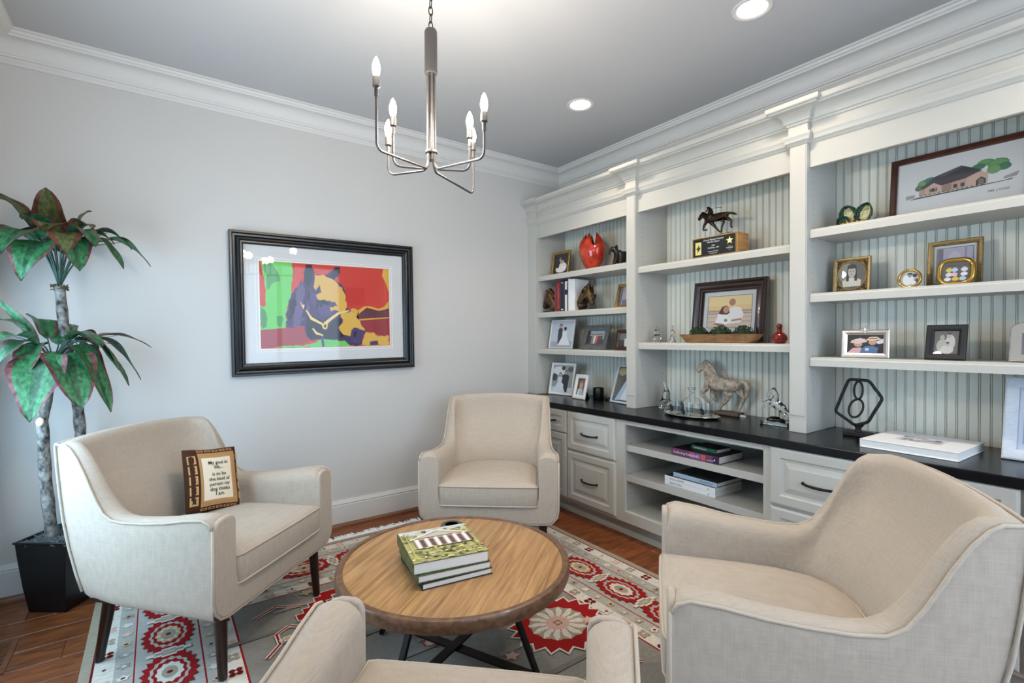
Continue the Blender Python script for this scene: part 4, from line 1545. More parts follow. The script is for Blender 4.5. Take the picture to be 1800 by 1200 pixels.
def leaf(base, tip, width, arch, red=0.0, stalk=.22, drop=0.0, roll=0.0):
    """A broad pointed leaf on its stalk: curved spine, folded blade, red margin."""
    width *= 1.38
    stalk *= .86
    B, T = Vector(base), Vector(tip)
    M_ = B.lerp(T, .45) + Vector((0, 0, arch))
    n, w_ = 14, 5

    def sp(t_):
        return B * (1 - t_) ** 2 + M_ * 2 * t_ * (1 - t_) + T * t_ * t_
    rows = []
    for i in range(n + 1):
        t_ = stalk + (1 - stalk) * i / n
        p = sp(t_)
        d = (sp(min(1, t_ + .02)) - sp(max(0, t_ - .02))).normalized()
        side = d.cross(Vector((0, 0, 1)))
        if side.length < .25:
            side = side + Vector((.8, -.6, 0)) * .5
        side.normalize()
        side = (Matrix.Rotation(roll, 3, d) @ side)
        up = side.cross(d)
        f = i / n
        ww = width * .5 * max(0.0, math.sin(PI * min(1, f * .94 + .03) ** .80)) ** .85 if 0 < i < n else .001
        row = []
        for j in range(-w_, w_ + 1):
            q = j / w_
            wav = .05 * width * math.sin(f * 11 + q * 2) * abs(q)
            row.append(p + side * (q * ww) + up * (abs(q) * ww * .22 + wav))
        rows.append(row)
    mb = MB()
    for i in range(n):
        for j in range(2 * w_):
            q = abs((j + .5) / w_ - 1)
            c = (52, 104, 66)
            if q < .2:
                c = (46, 84, 58)
            elif q > .8:
                c = (104, 62, 64)
            if red:
                c = (92, 58, 42) if q > .5 else (86, 92, 54)
            mb.add([inv @ rows[i][j], inv @ rows[i][j + 1], inv @ rows[i + 1][j + 1], inv @ rows[i + 1][j]], [(0, 1, 2, 3)], c)
    o = mb.build('leaf', 'leaf_skin', pt, smooth='all')
    bm = bmesh.new()
    bm.from_mesh(o.data)
    bmesh.ops.remove_doubles(bm, verts=bm.verts, dist=1e-6)
    bm.to_mesh(o.data)
    bm.free()
    for p_ in o.data.polygons:
        p_.use_smooth = True
    st = MB().tube([inv @ sp(stalk * k / 4) for k in range(5)] + [inv @ sp(stalk + (1 - stalk) * .5)], [.005, .0042, .0036, .0032, .003, .0012], 6)
    st.build('stalk', mat('leaf_stalk', (58, 84, 74), .5) if 'leaf_stalk' not in MATS else 'leaf_stalk', o, smooth='all')


UB = (-3.336, -.20, 1.520)
for tip, w_, ar, red, sk, ro in (((-3.379, -.20, 1.985), .115, .02, 1, .48, 0), ((-3.56, -.27, 1.90), .10, .24, 1, .42, 0), ((-3.53, -.31, 1.69), .11, .28, 0, .40, 0),
                             ((-3.215, -.20, 1.895), .07, .20, 1, .42, .2), ((-3.205, -.27, 1.80), .085, .26, 1, .45, 0), ((-2.985, -.14, 1.652), .085, .36, 0, .42, 0),
                             ((-3.09, -.31, 1.610), .075, .38, 0, .45, 0), ((-3.245, -.39, 1.580), .105, .38, 0, .52, 0), ((-3.285, -.43, 1.650), .10, .34, 1, .50, 0),
                             ((-3.432, -.43, 1.520), .13, .38, 0, .46, 0), ((-3.49, -.44, 1.63), .12, .36, 0, .42, 0), ((-3.13, -.18, 1.745), .07, .28, 0, .45, 0),
                             ((-3.40, -.08, 1.78), .08, .2, 0, .4, 0), ((-3.44, -.34, 1.80), .09, .26, 0, .44, 0), ((-3.19, -.36, 1.70), .08, .34, 0, .46, 0), ((-3.06, -.22, 1.72), .07, .34, 0, .44, 0), ((-3.36, -.40, 1.74), .09, .30, 1, .5, 0), ((-3.30, -.06, 1.80), .08, .16, 1, .4, 0)):
    leaf(UB, tip, w_, ar, red, sk, roll=ro)
LB = (-3.350, -.295, 1.150)
for tip, w_, ar, red, sk, ro in (((-3.53, -.36, 1.450), .035, .06, 0, .30, .8), ((-3.56, -.30, 1.345), .075, .16, 0, .32, 0), ((-3.52, -.41, 1.130), .10, .24, 0, .35, 0),
                             ((-3.40, -.50, .920), .150, .27, 0, .36, 0), ((-3.235, -.50, .960), .145, .25, 0, .34, 0), ((-3.138, -.43, .930), .10, .36, 0, .36, 0),
                             ((-2.985, -.22, 1.225), .06, .20, 1, .35, 0), ((-3.030, -.20, 1.060), .085, .34, 0, .36, 0), ((-3.075, -.31, 1.040), .095, .33, 0, .36, 0),
                             ((-3.165, -.40, 1.235), .075, .20, 0, .36, 0), ((-3.43, -.19, 1.36), .10, .16, 0, .34, .3), ((-3.11, -.36, 1.12), .08, .28, 0, .4, 0),
                             ((-3.30, -.12, 1.34), .08, .10, 0, .34, 0), ((-3.20, -.14, 1.20), .08, .26, 0, .36, 0), ((-3.45, -.40, 1.03), .10, .30, 0, .38, 0), ((-3.18, -.26, 1.02), .085, .36, 0, .4, 0), ((-3.54, -.42, 1.22), .10, .2, 0, .36, 0)):
    leaf(LB, tip, w_, ar, red, sk, roll=ro)


# ------------------------------------------------------------------ things on the shelves
mat('gold_frame', (178, 140, 74), .32, metal=.75, noise=(70, .35))
mat('gold_shiny', (190, 152, 78), .18, metal=.9)
mat('gold_dull', (150, 128, 84), .4, metal=.6, noise=(50, .4), stretch=(1, 1, 6))
mat('silver', (206, 203, 198), .22, metal=.85)
mat('silver_dull', (176, 174, 168), .35, metal=.6)
mat('grey_frame', (98, 97, 96), .7, noise=(40, .3))
mat('white_frame', (226, 224, 220), .5, noise=(60, .08), stretch=(1, 1, 8))
mat('white_wash', (206, 212, 220), .65, noise=(40, .14), stretch=(1, 1, 9))
wood('dark_wood', (26, 12, 9), (58, 28, 20), (4, 4, 14), 4, .28, coat=.4)
wood('mahogany', (44, 18, 10), (78, 36, 22), (4, 4, 10), 4, .35)
wood('oak_block', (150, 104, 54), (200, 150, 92), (3, 3, 16), 4, .4)
wood('dough_bowl', (112, 78, 46), (168, 124, 80), (5, 2, 14), 4, .6)
mat('bronze', (64, 50, 38), .3, metal=.85, noise=(40, .5))
mat('bronze_gold', (104, 80, 48), .38, metal=.6, noise=(60, .7), rgb2=(46, 32, 20))
mat('stone_horse', (204, 188, 168), .75, noise=(40, .5), bump=(70, .5), rgb2=(140, 122, 104))
mat('ebony', (26, 24, 22), .4, noise=(40, .4))
mat('red_glass', (150, 22, 14), .06, trans=.55, ior=1.45, coat=.5)
mat('orange_glass', (206, 66, 32), .12, coat=.6, noise=(14, .6), rgb2=(150, 24, 16))
mat('crystal', (250, 252, 252), .02, trans=1.0, ior=1.45)
pane_mat('thin_glass', (.94, .96, .96, 1), 2.2)
mat('boxwood', (34, 58, 28), .8, noise=(60, .5))
mat('iron_black', (18, 17, 18), .6, bump=(90, .5))
mat('silver_tray', (214, 208, 196), .16, metal=.95)
mat('leather_black', (20, 20, 22), .5)
SH = -PI / 2      # things on the shelves face the room: local x runs to the right, y into the wall

PHOTO = {}
_rm = random.Random(31)


def print_marks(name, n, ln, ht, fn, parent, m):
    """Too small to read in the photograph: a row of letter-like strokes, one flat mesh of print."""
    mb = MB()
    for k in range(n):
        a = (k / n - .5) * ln
        w_ = ln / n
        for q in range(2):
            u = a + w_ * (.1 + .38 * q)
            h_ = ht * _rm.choice((.55, .75, 1.0))
            mb.add([fn(*p_) for p_ in rect(u, -ht / 2, u + w_ * .18, -ht / 2 + h_)], [(0, 1, 2, 3)])
        v = _rm.choice((-.45, 0, .35)) * ht
        mb.add([fn(*p_) for p_ in rect(a + w_ * .1, v, a + w_ * .62, v + ht * .16)], [(0, 1, 2, 3)])
    return tag(mb.build(name, m, parent), kind='stuff')


SKIN, HAIR, WHT, BLK = (206, 160, 134), (52, 36, 28), (232, 230, 228), (28, 28, 32)


def person(cx, y0, h_, top, skin=SKIN, hair=HAIR, w_=.16, dress=False):
    """Small figure of a printed photograph: body, head and hair as flat shapes."""
    hy = y0 + h_ * .86
    r = h_ * .085
    o = []
    if dress:
        o.append((top, [(cx - w_ * .35, y0 + h_ * .74), (cx + w_ * .35, y0 + h_ * .74), (cx + w_ * .3, y0 + h_ * .5), (cx + w_ * .95, y0), (cx - w_ * .95, y0), (cx - w_ * .3, y0 + h_ * .5)]))
    else:
        o.append((top, [(cx - w_ * .5, y0 + h_ * .72), (cx - w_ * .2, y0 + h_ * .78), (cx + w_ * .2, y0 + h_ * .78), (cx + w_ * .5, y0 + h_ * .72), (cx + w_ * .48, y0 + h_ * .35), (cx + w_ * .38, y0), (cx - w_ * .38, y0), (cx - w_ * .48, y0 + h_ * .35)]))
    o.append((hair, ell(cx, hy + r * .25, r * 1.05, r * 1.15, 12)))
    o.append((skin, ell(cx, hy - r * .1, r * .78, r * .98, 12)))
    return o


PHOTO['bride_back'] = [((206, 212, 222), rect(0, 0, 1, 1)), ((176, 178, 188), rect(0, 0, 1, .22))] + person(.40, .12, .80, (58, 60, 66), w_=.2) + person(.62, .08, .72, (238, 238, 240), w_=.3, dress=True, skin=HAIR)
PHOTO['group'] = [((150, 170, 190), rect(0, 0, 1, 1)), ((70, 66, 62), rect(0, 0, 1, .35)), ((34, 30, 34), rect(0, 0, .14, 1))]
for k, c in enumerate(((60, 56, 60), (150, 128, 110), (226, 224, 220), (190, 110, 90), (120, 60, 60), (90, 74, 66))):
    PHOTO['group'] += person(.2 + k * .125, .02, .78, c, w_=.12)
PHOTO['dark_couple'] = [((120, 120, 122), rect(0, 0, 1, 1)), ((60, 60, 62), rect(0, 0, .4, .5))] + person(.55, .0, .8, (226, 226, 226), w_=.35, skin=(186, 186, 186))
PHOTO['baby'] = [((44, 46, 54), rect(0, 0, 1, 1)), ((226, 222, 214), ell(.62, .3, .3, .26)), ((236, 232, 226), ell(.5, .22, .34, .18)), (SKIN, ell(.56, .62, .12, .14)), (SKIN, ell(.46, .7, .1, .1)), (HAIR, ell(.56, .72, .11, .06)), (HAIR, ell(.3, .4, .1, .12))]
PHOTO['wedding'] = [((150, 160, 150), rect(0, 0, 1, 1)), ((226, 228, 232), ell(.3, .8, .35, .16)), ((206, 214, 222), rect(0, 0, 1, .2)), ((70, 80, 74), ell(.1, .55, .14, .14)), ((84, 92, 84), ell(.85, .86, .14, .1)), ((60, 66, 62), ell(.5, .9, .1, .08))] + \
    person(.64, .02, .84, (44, 46, 56), w_=.34) + person(.38, .02, .74, (224, 228, 236), w_=.32, dress=True) + [((236, 234, 232), jag(.48, .26, .12, .10, 16, .2))]
PHOTO['toddler'] = [((96, 70, 60), rect(0, 0, 1, 1)), ((120, 90, 76), rect(.6, .3, 1, 1)), ((170, 190, 206), [(.1, 0), (.9, 0), (.8, .36), (.5, .44), (.2, .36)]), ((232, 232, 232), [(.1, .0), (.3, .0), (.36, .4), (.2, .36)]), (SKIN, ell(.5, .62, .24, .23)), ((150, 112, 84), ell(.5, .8, .24, .1)), ((70, 46, 40), ell(.42, .63, .03, .02)), ((70, 46, 40), ell(.58, .63, .03, .02)), ((170, 96, 88), ell(.5, .5, .06, .02))]
PHOTO['veil'] = [((90, 92, 84), rect(0, 0, 1, 1)), ((170, 160, 120), ell(.2, .86, .2, .12)), ((110, 104, 96), ell(.12, .4, .14, .3)), ((70, 84, 72), ell(.85, .2, .2, .2)), ((186, 206, 226), [(.1, .02), (.55, .06), (.7, .5), (.6, .75), (.4, .5)])] + person(.66, .05, .86, (232, 236, 240), w_=.3, dress=True)
PHOTO['beach'] = [((228, 196, 138), rect(0, 0, 1, 1)), ((232, 206, 150), rect(0, .7, 1, 1)), ((176, 150, 132), rect(0, .50, 1, .55)), ((196, 176, 160), rect(0, .3, 1, .5)), ((226, 200, 176), rect(0, .36, 1, .4)), ((160, 134, 128), rect(0, .43, 1, .455)), ((214, 190, 168), rect(0, 0, 1, .3)), ((188, 166, 152), rect(0, .16, 1, .2))] + \
    [((236, 228, 222), [(.42, .1), (.78, .14), (.84, .4), (.76, .62), (.62, .66), (.5, .6)]), ((176, 124, 98), [(.56, .18), (.8, .22), (.8, .28), (.58, .24)]), ((176, 124, 98), ell(.57, .80, .075, .115)), ((240, 234, 230), [(.16, .06), (.44, .04), (.5, .36), (.4, .5), (.26, .44)]),
     ((84, 52, 38), [(.26, .46), (.34, .66), (.44, .7), (.5, .62), (.52, .46), (.46, .4), (.3, .42)]), ((198, 142, 116), ell(.435, .56, .07, .11)), ((240, 238, 230), jag(.44, .22, .12, .13, 14, .15)), ((120, 140, 100), ell(.44, .22, .04, .05)), ((150, 104, 84), [(.14, .1), (.3, .04), (.44, .04), (.4, .1), (.2, .14)])]
PHOTO['portrait'] = [((104, 100, 94), rect(0, 0, 1, 1)), ((142, 138, 132), ell(.3, .6, .3, .35)), ((216, 208, 192), [(.12, 0), (.9, 0), (.84, .32), (.62, .42), (.36, .42), (.16, .3)]), ((60, 54, 50), [(.3, .3), (.34, .8), (.5, .92), (.66, .8), (.7, .3), (.6, .3), (.6, .5), (.4, .5), (.4, .3)]), ((190, 180, 166), ell(.5, .62, .14, .2)), ((60, 54, 50), ell(.5, .82, .16, .08)), ((80, 72, 68), ell(.45, .64, .025, .015)), ((80, 72, 68), ell(.55, .64, .025, .015)), ((130, 110, 104), ell(.5, .53, .04, .014))]
PHOTO['kids'] = [((92, 90, 88), rect(0, 0, 1, 1))]
_rk = random.Random(9)
for k in range(9):
    xx, yy = .2 + .3 * (k % 3) + _rk.uniform(-.06, .06), .12 + .24 * (k // 3)
    c = ((236, 236, 236), (226, 196, 70), (190, 206, 232), (232, 224, 228), (236, 190, 190))[k % 5]
    PHOTO['kids'] += [(c, ell(xx, yy, .13, .10)), (SKIN, ell(xx, yy + .15, .06, .065)), (HAIR, ell(xx, yy + .19, .06, .035))]
PHOTO['mono_round'] = [((190, 188, 180), rect(0, 0, 1, 1)), ((60, 58, 56), ell(.75, .7, .12, .12)), ((236, 236, 232), ell(.42, .45, .28, .34)), ((70, 68, 66), ell(.5, .78, .14, .1)), ((150, 146, 142), ell(.5, .68, .09, .1)), ((70, 66, 62), ell(.85, .3, .1, .2)), ((236, 236, 232), ell(.7, .25, .14, .12))]
PHOTO['hats'] = [((44, 36, 40), rect(0, 0, 1, 1)), ((226, 232, 240), [(.78, .62), (1, .8), (1, .55), (.85, .5)]), ((226, 176, 172), [(.0, .0), (.36, .0), (.4, .3), (.16, .28)]), ((86, 116, 156), [(.36, .0), (.82, .0), (.86, .28), (.7, .4), (.5, .38), (.4, .24)]), ((206, 214, 222), ell(.55, .2, .06, .08)), (SKIN, ell(.30, .5, .12, .17)), ((232, 200, 176), [(.08, .56), (.3, .5), (.56, .62), (.5, .74), (.28, .8), (.12, .7)]), ((236, 206, 206), jag(.36, .72, .16, .12, 12, .3)),
                 (SKIN, ell(.70, .6, .11, .16)), ((232, 206, 170), [(.5, .7), (.72, .68), (.95, .76), (.8, .9), (.62, .88)]), ((120, 60, 50), [(.58, .76), (.84, .78), (.82, .83), (.6, .81)])]
PHOTO['mono_family'] = [((112, 108, 100), rect(0, 0, 1, 1)), ((188, 182, 170), ell(.35, .35, .24, .3)), ((206, 200, 188), ell(.66, .5, .2, .34)), ((176, 168, 156), ell(.33, .72, .1, .11)), ((186, 178, 166), ell(.6, .8, .1, .11)), ((90, 84, 78), ell(.6, .89, .1, .05)), ((214, 208, 196), ell(.55, .2, .26, .2)), ((186, 178, 166), ell(.56, .42, .08, .09)), ((84, 78, 72), ell(.56, .49, .08, .04))]
PHOTO['misty'] = [((176, 168, 182), rect(0, 0, 1, 1)), ((120, 112, 120), rect(0, 0, .16, 1)), ((150, 140, 156), rect(.78, .0, .84, 1)), ((190, 182, 194), ell(.5, .6, .2, .3)), ((132, 122, 128), rect(.2, 0, 1, .3))]
PHOTO['plain'] = [((196, 206, 222), rect(0, 0, 1, 1)), ((150, 160, 180), rect(.1, .1, .5, .5)), ((220, 226, 236), rect(.5, .5, .9, .9))]


def clip_layers(layers):
    return [(c, [(min(1, max(0, a)), min(1, max(0, b2))) for a, b2 in pts]) for c, pts in layers]


def photo_frame(label, x, y0, y1, z, h_, lean, border, m, photo, matw=0.0, x1=None, prof=None, group='framed photographs on the shelves', stand=True, cat='photo frame', name='framed_photo', deep=.014, mat_m='mat_board', photo_box=None):
    """Standing photo frame: moulding, mat, print, pane, easel; y0 is the left edge in the room's view."""
    x1 = x if x1 is None else x1
    w_ = math.hypot(x1 - x, y1 - y0)
    t = thing(name, label, cat, ((x + x1) / 2, (y0 + y1) / 2, z + .0006), math.atan2(y1 - y0, x1 - x), group)
    xf = Matrix.Rotation(-R(lean), 4, 'X')
    up = Matrix.Translation((0, 0, h_ / 2))
    if prof is None:
        prof = [(0, 0), (0, deep * .8), (border * .15, deep), (border * .55, deep), (border * .8, deep * .8), (border, deep * .55), (border, 0), (0, 0)]
    rect_frame(prof, w_, h_).build('frame', m, t, smooth=True, ang=25, xf=xf @ up)
    MB().box(-w_ / 2 + border * .6, w_ / 2 - border * .6, -.002, .003, -h_ / 2 + border * .6, h_ / 2 - border * .6).build('backing', mat_m if matw else 'leather_black', t, xf=xf @ up)
    iw, ih = w_ - 2 * (border + matw), h_ - 2 * (border + matw)
    cx = cz_ = 0.0
    if photo_box:
        cx, cz_, iw, ih = photo_box
    if matw:
        rect_frame([(0, .002), (0, .0034), (.002, .0034), (.0025, .002)], iw + .008, ih + .008).build('mat_bevel', 'grey_frame', t, xf=xf @ up @ Matrix.Translation((cx, 0, cz_)))
    layers_mesh('photo', clip_layers(PHOTO[photo]), lambda u, v, e: tuple(xf @ Vector(((u - .5) * iw + cx, -.0024 - e, h_ / 2 + (v - .5) * ih + cz_))), t, 'print_paper', .00006)
    MB().box(-w_ / 2 + border * .8, w_ / 2 - border * .8, -.0062, -.0054, -h_ / 2 + border * .8, h_ / 2 - border * .8).build('glass', 'clear_pane', t, xf=xf @ up)
    if stand:
        s_ = math.sin(R(lean))
        hh = h_ * .62
        top = xf @ Vector((0, .004, hh))
        foot = h_ * .62 * s_ + h_ * .30
        foot = min(foot, max(.03, -.03 - (x + x1) / 2))
        sw = min(.022, w_ * .15)
        MB().loft([[(-sw, foot - .003, 0.0), (sw, foot - .003, 0.0), (sw, foot + .003, 0.0), (-sw, foot + .003, 0.0)],
                   [(-sw * .7, top.y, top.z), (sw * .7, top.y, top.z), (sw * .7, top.y + .004, top.z), (-sw * .7, top.y + .004, top.z)]]).build('easel', 'leather_black', t)
    return t


# left bay
photo_frame('small gold framed baby photo on the top left shelf', -.215, -.140, -.358, 1.785, .205, 9, .020, 'gold_frame', 'baby')
photo_frame('white framed photo of a couple seen from behind, left bay third shelf', -.235, -.135, -.425, 1.175, .242, 10, .011, 'white_frame', 'bride_back')
photo_frame('grey wooden framed group photo in the left bay', -.250, -.535, -.805, 1.175, .195, 20, .045, 'grey_frame', 'group')
photo_frame('dark brown framed photo half hidden by the pilaster, left bay third shelf', -.255, -.905, -1.085, 1.175, .148, 10, .026, 'mahogany', 'dark_couple')
photo_frame('gold framed photo leaning at the right end of the left bay book shelf', -.240, -.885, -1.07, 1.479, .185, 20, .020, 'gold_frame', 'misty', x1=-.200)
photo_frame('large white framed wedding couple photo on the countertop', -.262, -.160, -.412, .79, .268, 12, .020, 'white_frame', 'wedding', x1=-.222)
photo_frame('narrow white framed toddler portrait on the countertop', -.300, -.500, -.645, .79, .192, 14, .030, 'white_frame', 'toddler', x1=-.310)
photo_frame('pale framed photo of a bride beside the pilaster on the countertop', -.235, -.838, -1.07, .79, .285, 18, .014, 'white_wash', 'veil', x1=-.265)

# vase with flame-like petals
t = thing('glass_vase', 'orange red glass vase with petal shaped rim, top left shelf', 'vase', (-.20, -.617, 1.7855), SH)
n = 48
prof = [(.028, 0), (.040, .004), (.062, .025), (.092, .075), (.112, .135), (.116, .185)]


def petal(a):
    return .5 + .5 * math.cos(5 * a + .6)


rings = [[(r * math.cos(2 * PI * i / n), r * .8 * math.sin(2 * PI * i / n), z) for i in range(n)] for r, z in prof]
for k in range(1, 7):
    f = k / 6
    ring = []
    for i in range(n):
        a = 2 * PI * i / n
        p_ = petal(a)
        ht = .185 + f * (-.01 + .115 * p_ ** .8)
        r = .116 - f * f * (.046 + .016 * p_)
        ring.append((r * math.cos(a), r * .8 * math.sin(a), ht))
    rings.append(ring)
inn = [[(p[0] * .93, p[1] * .93, p[2]) for p in rg] for rg in reversed(rings[1:])]
MB().loft(rings + inn).build('bowl', 'orange_glass', t, smooth='all')
MB().lathe([(.0, 0.0002), (.032, .0002), (.030, .004), (.0, .004)], 24).build('foot', 'crystal', t, smooth=True)

# dark animal figurine
t = thing('figurine', 'small dark carved elephant figurine on the top left shelf', 'figurine', (-.20, -.893, 1.7855), SH)
V = [(0, 0, .085), (-.005, -.02, .10), (-.035, -.03, .14), (-.045, -.05, .12), (-.05, -.055, .09), (.03, .0, .085), (-.03, -.02, .04), (-.03, -.02, .008), (.03, -.02, .04), (.03, -.02, .008), (-.03, .03, .05), (-.03, .03, .008), (.03, .03, .05), (.032, .03, .008), (.03, .02, .085), (-.03, .02, .085)]
skin_part('body', V, [(0, 1), (1, 2), (2, 3), (3, 4), (0, 5), (0, 6), (6, 7), (5, 8), (8, 9), (15, 10), (10, 11), (14, 12), (12, 13), (5, 14), (0, 15)], [.034, .032, .026, .014, .009, .034, .017, .016, .017, .016, .018, .016, .018, .016, .034, .034], 'ebony', t)
MB().ball((-.018, -.012, .135), .018, .006, .028, 10, 8).build('ear', 'ebony', t, smooth='all')

# books between the horse-head bookends
mat('spine_red', (140, 32, 38), .5)
mat('spine_crimson', (168, 52, 62), .5)
mat('spine_navy', (30, 38, 58), .5)
mat('spine_slate', (62, 72, 86), .5)
mat('spine_cream', (222, 218, 206), .55)
mat('spine_blue', (52, 70, 120), .5)
yy = -.268
SP = [(.014, .205, 'spine_crimson', 'slim crimson book, leftmost between the bookends'), (.010, .205, 'spine_blue', 'thin blue book beside the crimson one'), (.046, .250, 'spine_red', 'thick red book with pale spine title between the bookends'), (.042, .252, 'spine_navy', 'tall navy blue book between the bookends'), (.012, .235, 'spine_slate', 'slim slate grey book between the bookends'),
      (.026, .240, 'spine_cream', 'cream book with a dark band between the bookends'), (.012, .225, 'spine_navy', 'thin dark blue book beside the cream one'), (.020, .257, 'book_white', 'tall white book between the bookends'), (.055, .250, 'book_white', 'thick white book next to the right bookend')]
for th, ht, m_, lab in SP:
    t = thing('book', lab, 'book', (-.212, yy - th / 2, 1.4796), SH, 'books between the bookends')
    d = .075
    MB().box(-th / 2, -th / 2 + .0015, -d, d, 0, ht).box(th / 2 - .0015, th / 2, -d, d, 0, ht).box(-th / 2, th / 2, -d - .0015, -d, 0, ht).build('cover', m_, t, bevel=.0008)
    MB().box(-th / 2 + .0015, th / 2 - .0015, -d, d - .004, .003, ht - .003).build('page_block', 'paper', t)
    if m_ == 'spine_red':
        print_marks('spine_print', 15, ht * .82, .017, lambda a, b2, ht=ht: (b2, -d - .0022, ht * .5 - a), t, 'ink_gold')
    if m_ == 'spine_navy' and th > .02:
        MB().box(-.010, .010, -d - .0022, -d - .0014, ht - .024, ht - .018).build('spine_mark', 'ink_white', t)
        MB().box(-.012, .012, -d - .0022, -d - .0014, .012, .020).build('publisher_mark', 'ink_white', t)
    if m_ == 'spine_cream':
        MB().box(-th / 2 - .0002, th / 2 + .0002, -d - .0022, -d - .0014, ht * .55, ht * .72).build('spine_band', 'spine_navy', t)
    yy -= th + .0006


def bookend(label, y_, sg):
    t = thing('bookend', label, 'bookend', (-.262, y_, 1.4796), SH, 'horse head bookends')
    V = [(sg * -.060, .0, .040), (sg * -.045, .0, .110), (sg * .015, .0, .150), (sg * .045, -.01, .105), (sg * .062, -.014, .055), (sg * .070, -.016, .030), (sg * .030, -.02, .168), (sg * .042, -.022, .192), (sg * .030, .02, .168), (sg * .042, .022, .192), (sg * -.04, 0, .010)]
    skin_part('head', V, [(10, 0), (0, 1), (1, 2), (2, 3), (3, 4), (4, 5), (2, 6), (6, 7), (2, 8), (8, 9)], [(.05, .035), (.058, .036), (.042, .032), (.034, .027), (.024, .02), (.019, .017), .011, .004, .011, .004, (.055, .036)], 'bronze_gold', t, root=1)
    mb = MB()
    for k in range(9):
        f = k / 8
        x = sg * (-.060 - .02 * math.sin(f * 3) + .075 * f * f)
        mb.ball((x, -.004 * (k % 2), .045 + .135 * f), .017, .022, .024, 8, 6)
    mb.build('mane', 'bronze_gold', t, smooth='all')
    MB().box(-.07, .07, -.035, .035, 0, .010).build('base', 'bronze_gold', t, bevel=.002)
    for s2 in (-1, 1):
        MB().ball((sg * .040, s2 * .026, .118), .005, .003, .005, 8, 6).build('eye', 'ebony', t, smooth='all')
    return t


bookend('bronze horse head bookend facing left beside the crimson book', -.195, -1)
bookend('bronze horse head bookend facing right beside the white books', -.625, 1)

# black candle jar and lid on the counter
t = thing('candle_jar', 'black cylindrical jar candle on the countertop behind the toddler portrait', 'candle', (-.165, -.645, .7905), SH)
MB().lathe([(.0, 0), (.040, 0), (.043, .004), (.043, .082), (.041, .086), (.037, .086), (.037, .070), (.0, .070)], 28).build('jar', 'black_satin', t, smooth=True)
MB().lathe([(.0, .070), (.0365, .070), (.0365, .072), (.0, .072)], 20).build('wax', 'ebony', t)
MB().tube([(0, 0, .072), (.001, 0, .080)], .0012, 5).build('wick', 'book_white', t)
t = thing('jar_lid', 'flat black jar lid lying on the countertop beside the candle', 'lid', (-.150, -.755, .7905), SH)
MB().lathe([(.0, 0), (.040, 0), (.042, .002), (.042, .014), (.040, .016), (.0, .016)], 28).build('disc', 'black_satin', t, smooth=True)
MB().lathe([(.0, .016), (.010, .016), (.011, .019), (.009, .021), (.0, .021)], 16).build('knob', 'black_satin', t, smooth=True)

# ---------------------------------------------------------------- middle bay
photo_frame('large dark wood framed photo of a couple on a beach', -.125, -1.454, -1.928, 1.233, .385, 7, .066, 'dark_wood', 'beach', matw=.030, stand=False, deep=.03,
            prof=[(0, 0), (0, .026), (.004, .030), (.014, .030), (.019, .026), (.022, .022), (.036, .018), (.046, .021), (.052, .026), (.060, .024), (.066, .012), (.066, 0), (0, 0)])
# wooden dough bowl with three boxwood balls
t = thing('dough_bowl', 'long wooden trough planter in front of the beach photo', 'planter', (-.262, -1.722, 1.2336), SH)


def bowl_ring(a, b2, z):
    return [(x, y_, z) for x, y_ in rounded(2 * a, 2 * b2, min(b2 * .7, .03), 4)]


MB().loft([bowl_ring(.205, .034, 0), bowl_ring(.212, .038, .004), bowl_ring(.252, .054, .052), bowl_ring(.246, .048, .052), bowl_ring(.205, .034, .012)]).build('trough', 'dough_bowl', t, smooth=True)
rb = random.Random(4)
for k, (xx, sz) in enumerate(((-.135, .054), (.008, .060), (.150, .056))):
    g_ = thing('boxwood_ball', ('leftmost', 'middle', 'rightmost')[k] + ' green boxwood ball in the wooden trough', 'plant', (-.262, -1.722 - xx, 1.2336 + .053), SH, 'boxwood balls in the trough')
    MB().ball((0, 0, -.002), sz * .82, sz * .74, sz * .62, 12, 8).build('core', 'boxwood', g_, smooth='all')
    mb = MB()
    for q in range(330):
        u, v = rb.uniform(-.35, 1), rb.uniform(0, 2 * PI)
        s_ = math.sqrt(max(0, 1 - u * u))
        p = Vector((sz * .92 * s_ * math.cos(v), sz * .80 * s_ * math.sin(v), sz * .72 * u))
        d = Vector((rb.uniform(-1, 1), rb.uniform(-1, 1), rb.uniform(-.4, 1))).normalized()
        e = d.cross(p.normalized())
        if e.length < .1:
            continue
        e.normalize()
        f2 = (p.normalized() * .5 + d).normalized()
        L0, W0 = rb.uniform(.009, .015), .0042
        mb.add([p - e * W0 * .3, p + f2 * L0 * .5 - e * W0, p + f2 * L0, p + f2 * L0 * .5 + e * W0], [(0, 1, 2, 3)])
    o = mb.build('foliage', 'boxwood', g_)
    tag(o, kind='stuff')
# red glass decanter
t = thing('decanter', 'small red glass decanter with a ball stopper', 'decanter', (-.262, -2.072, 1.2336), SH)
MB().lathe([(.0, 0), (.022, 0), (.030, .004), (.039, .020), (.040, .030), (.034, .046), (.020, .058), (.012, .064), (.011, .076), (.017, .080), (.0, .080)], 28, wob=lambda a, z: 1 + .03 * math.cos(8 * a) * (1 if .005 < z < .05 else 0)).build('bottle', 'red_glass', t, smooth='all')
MB().ball((0, 0, .092), .0145, .0145, .0145, 14, 10).build('stopper', 'red_glass', t, smooth='all')
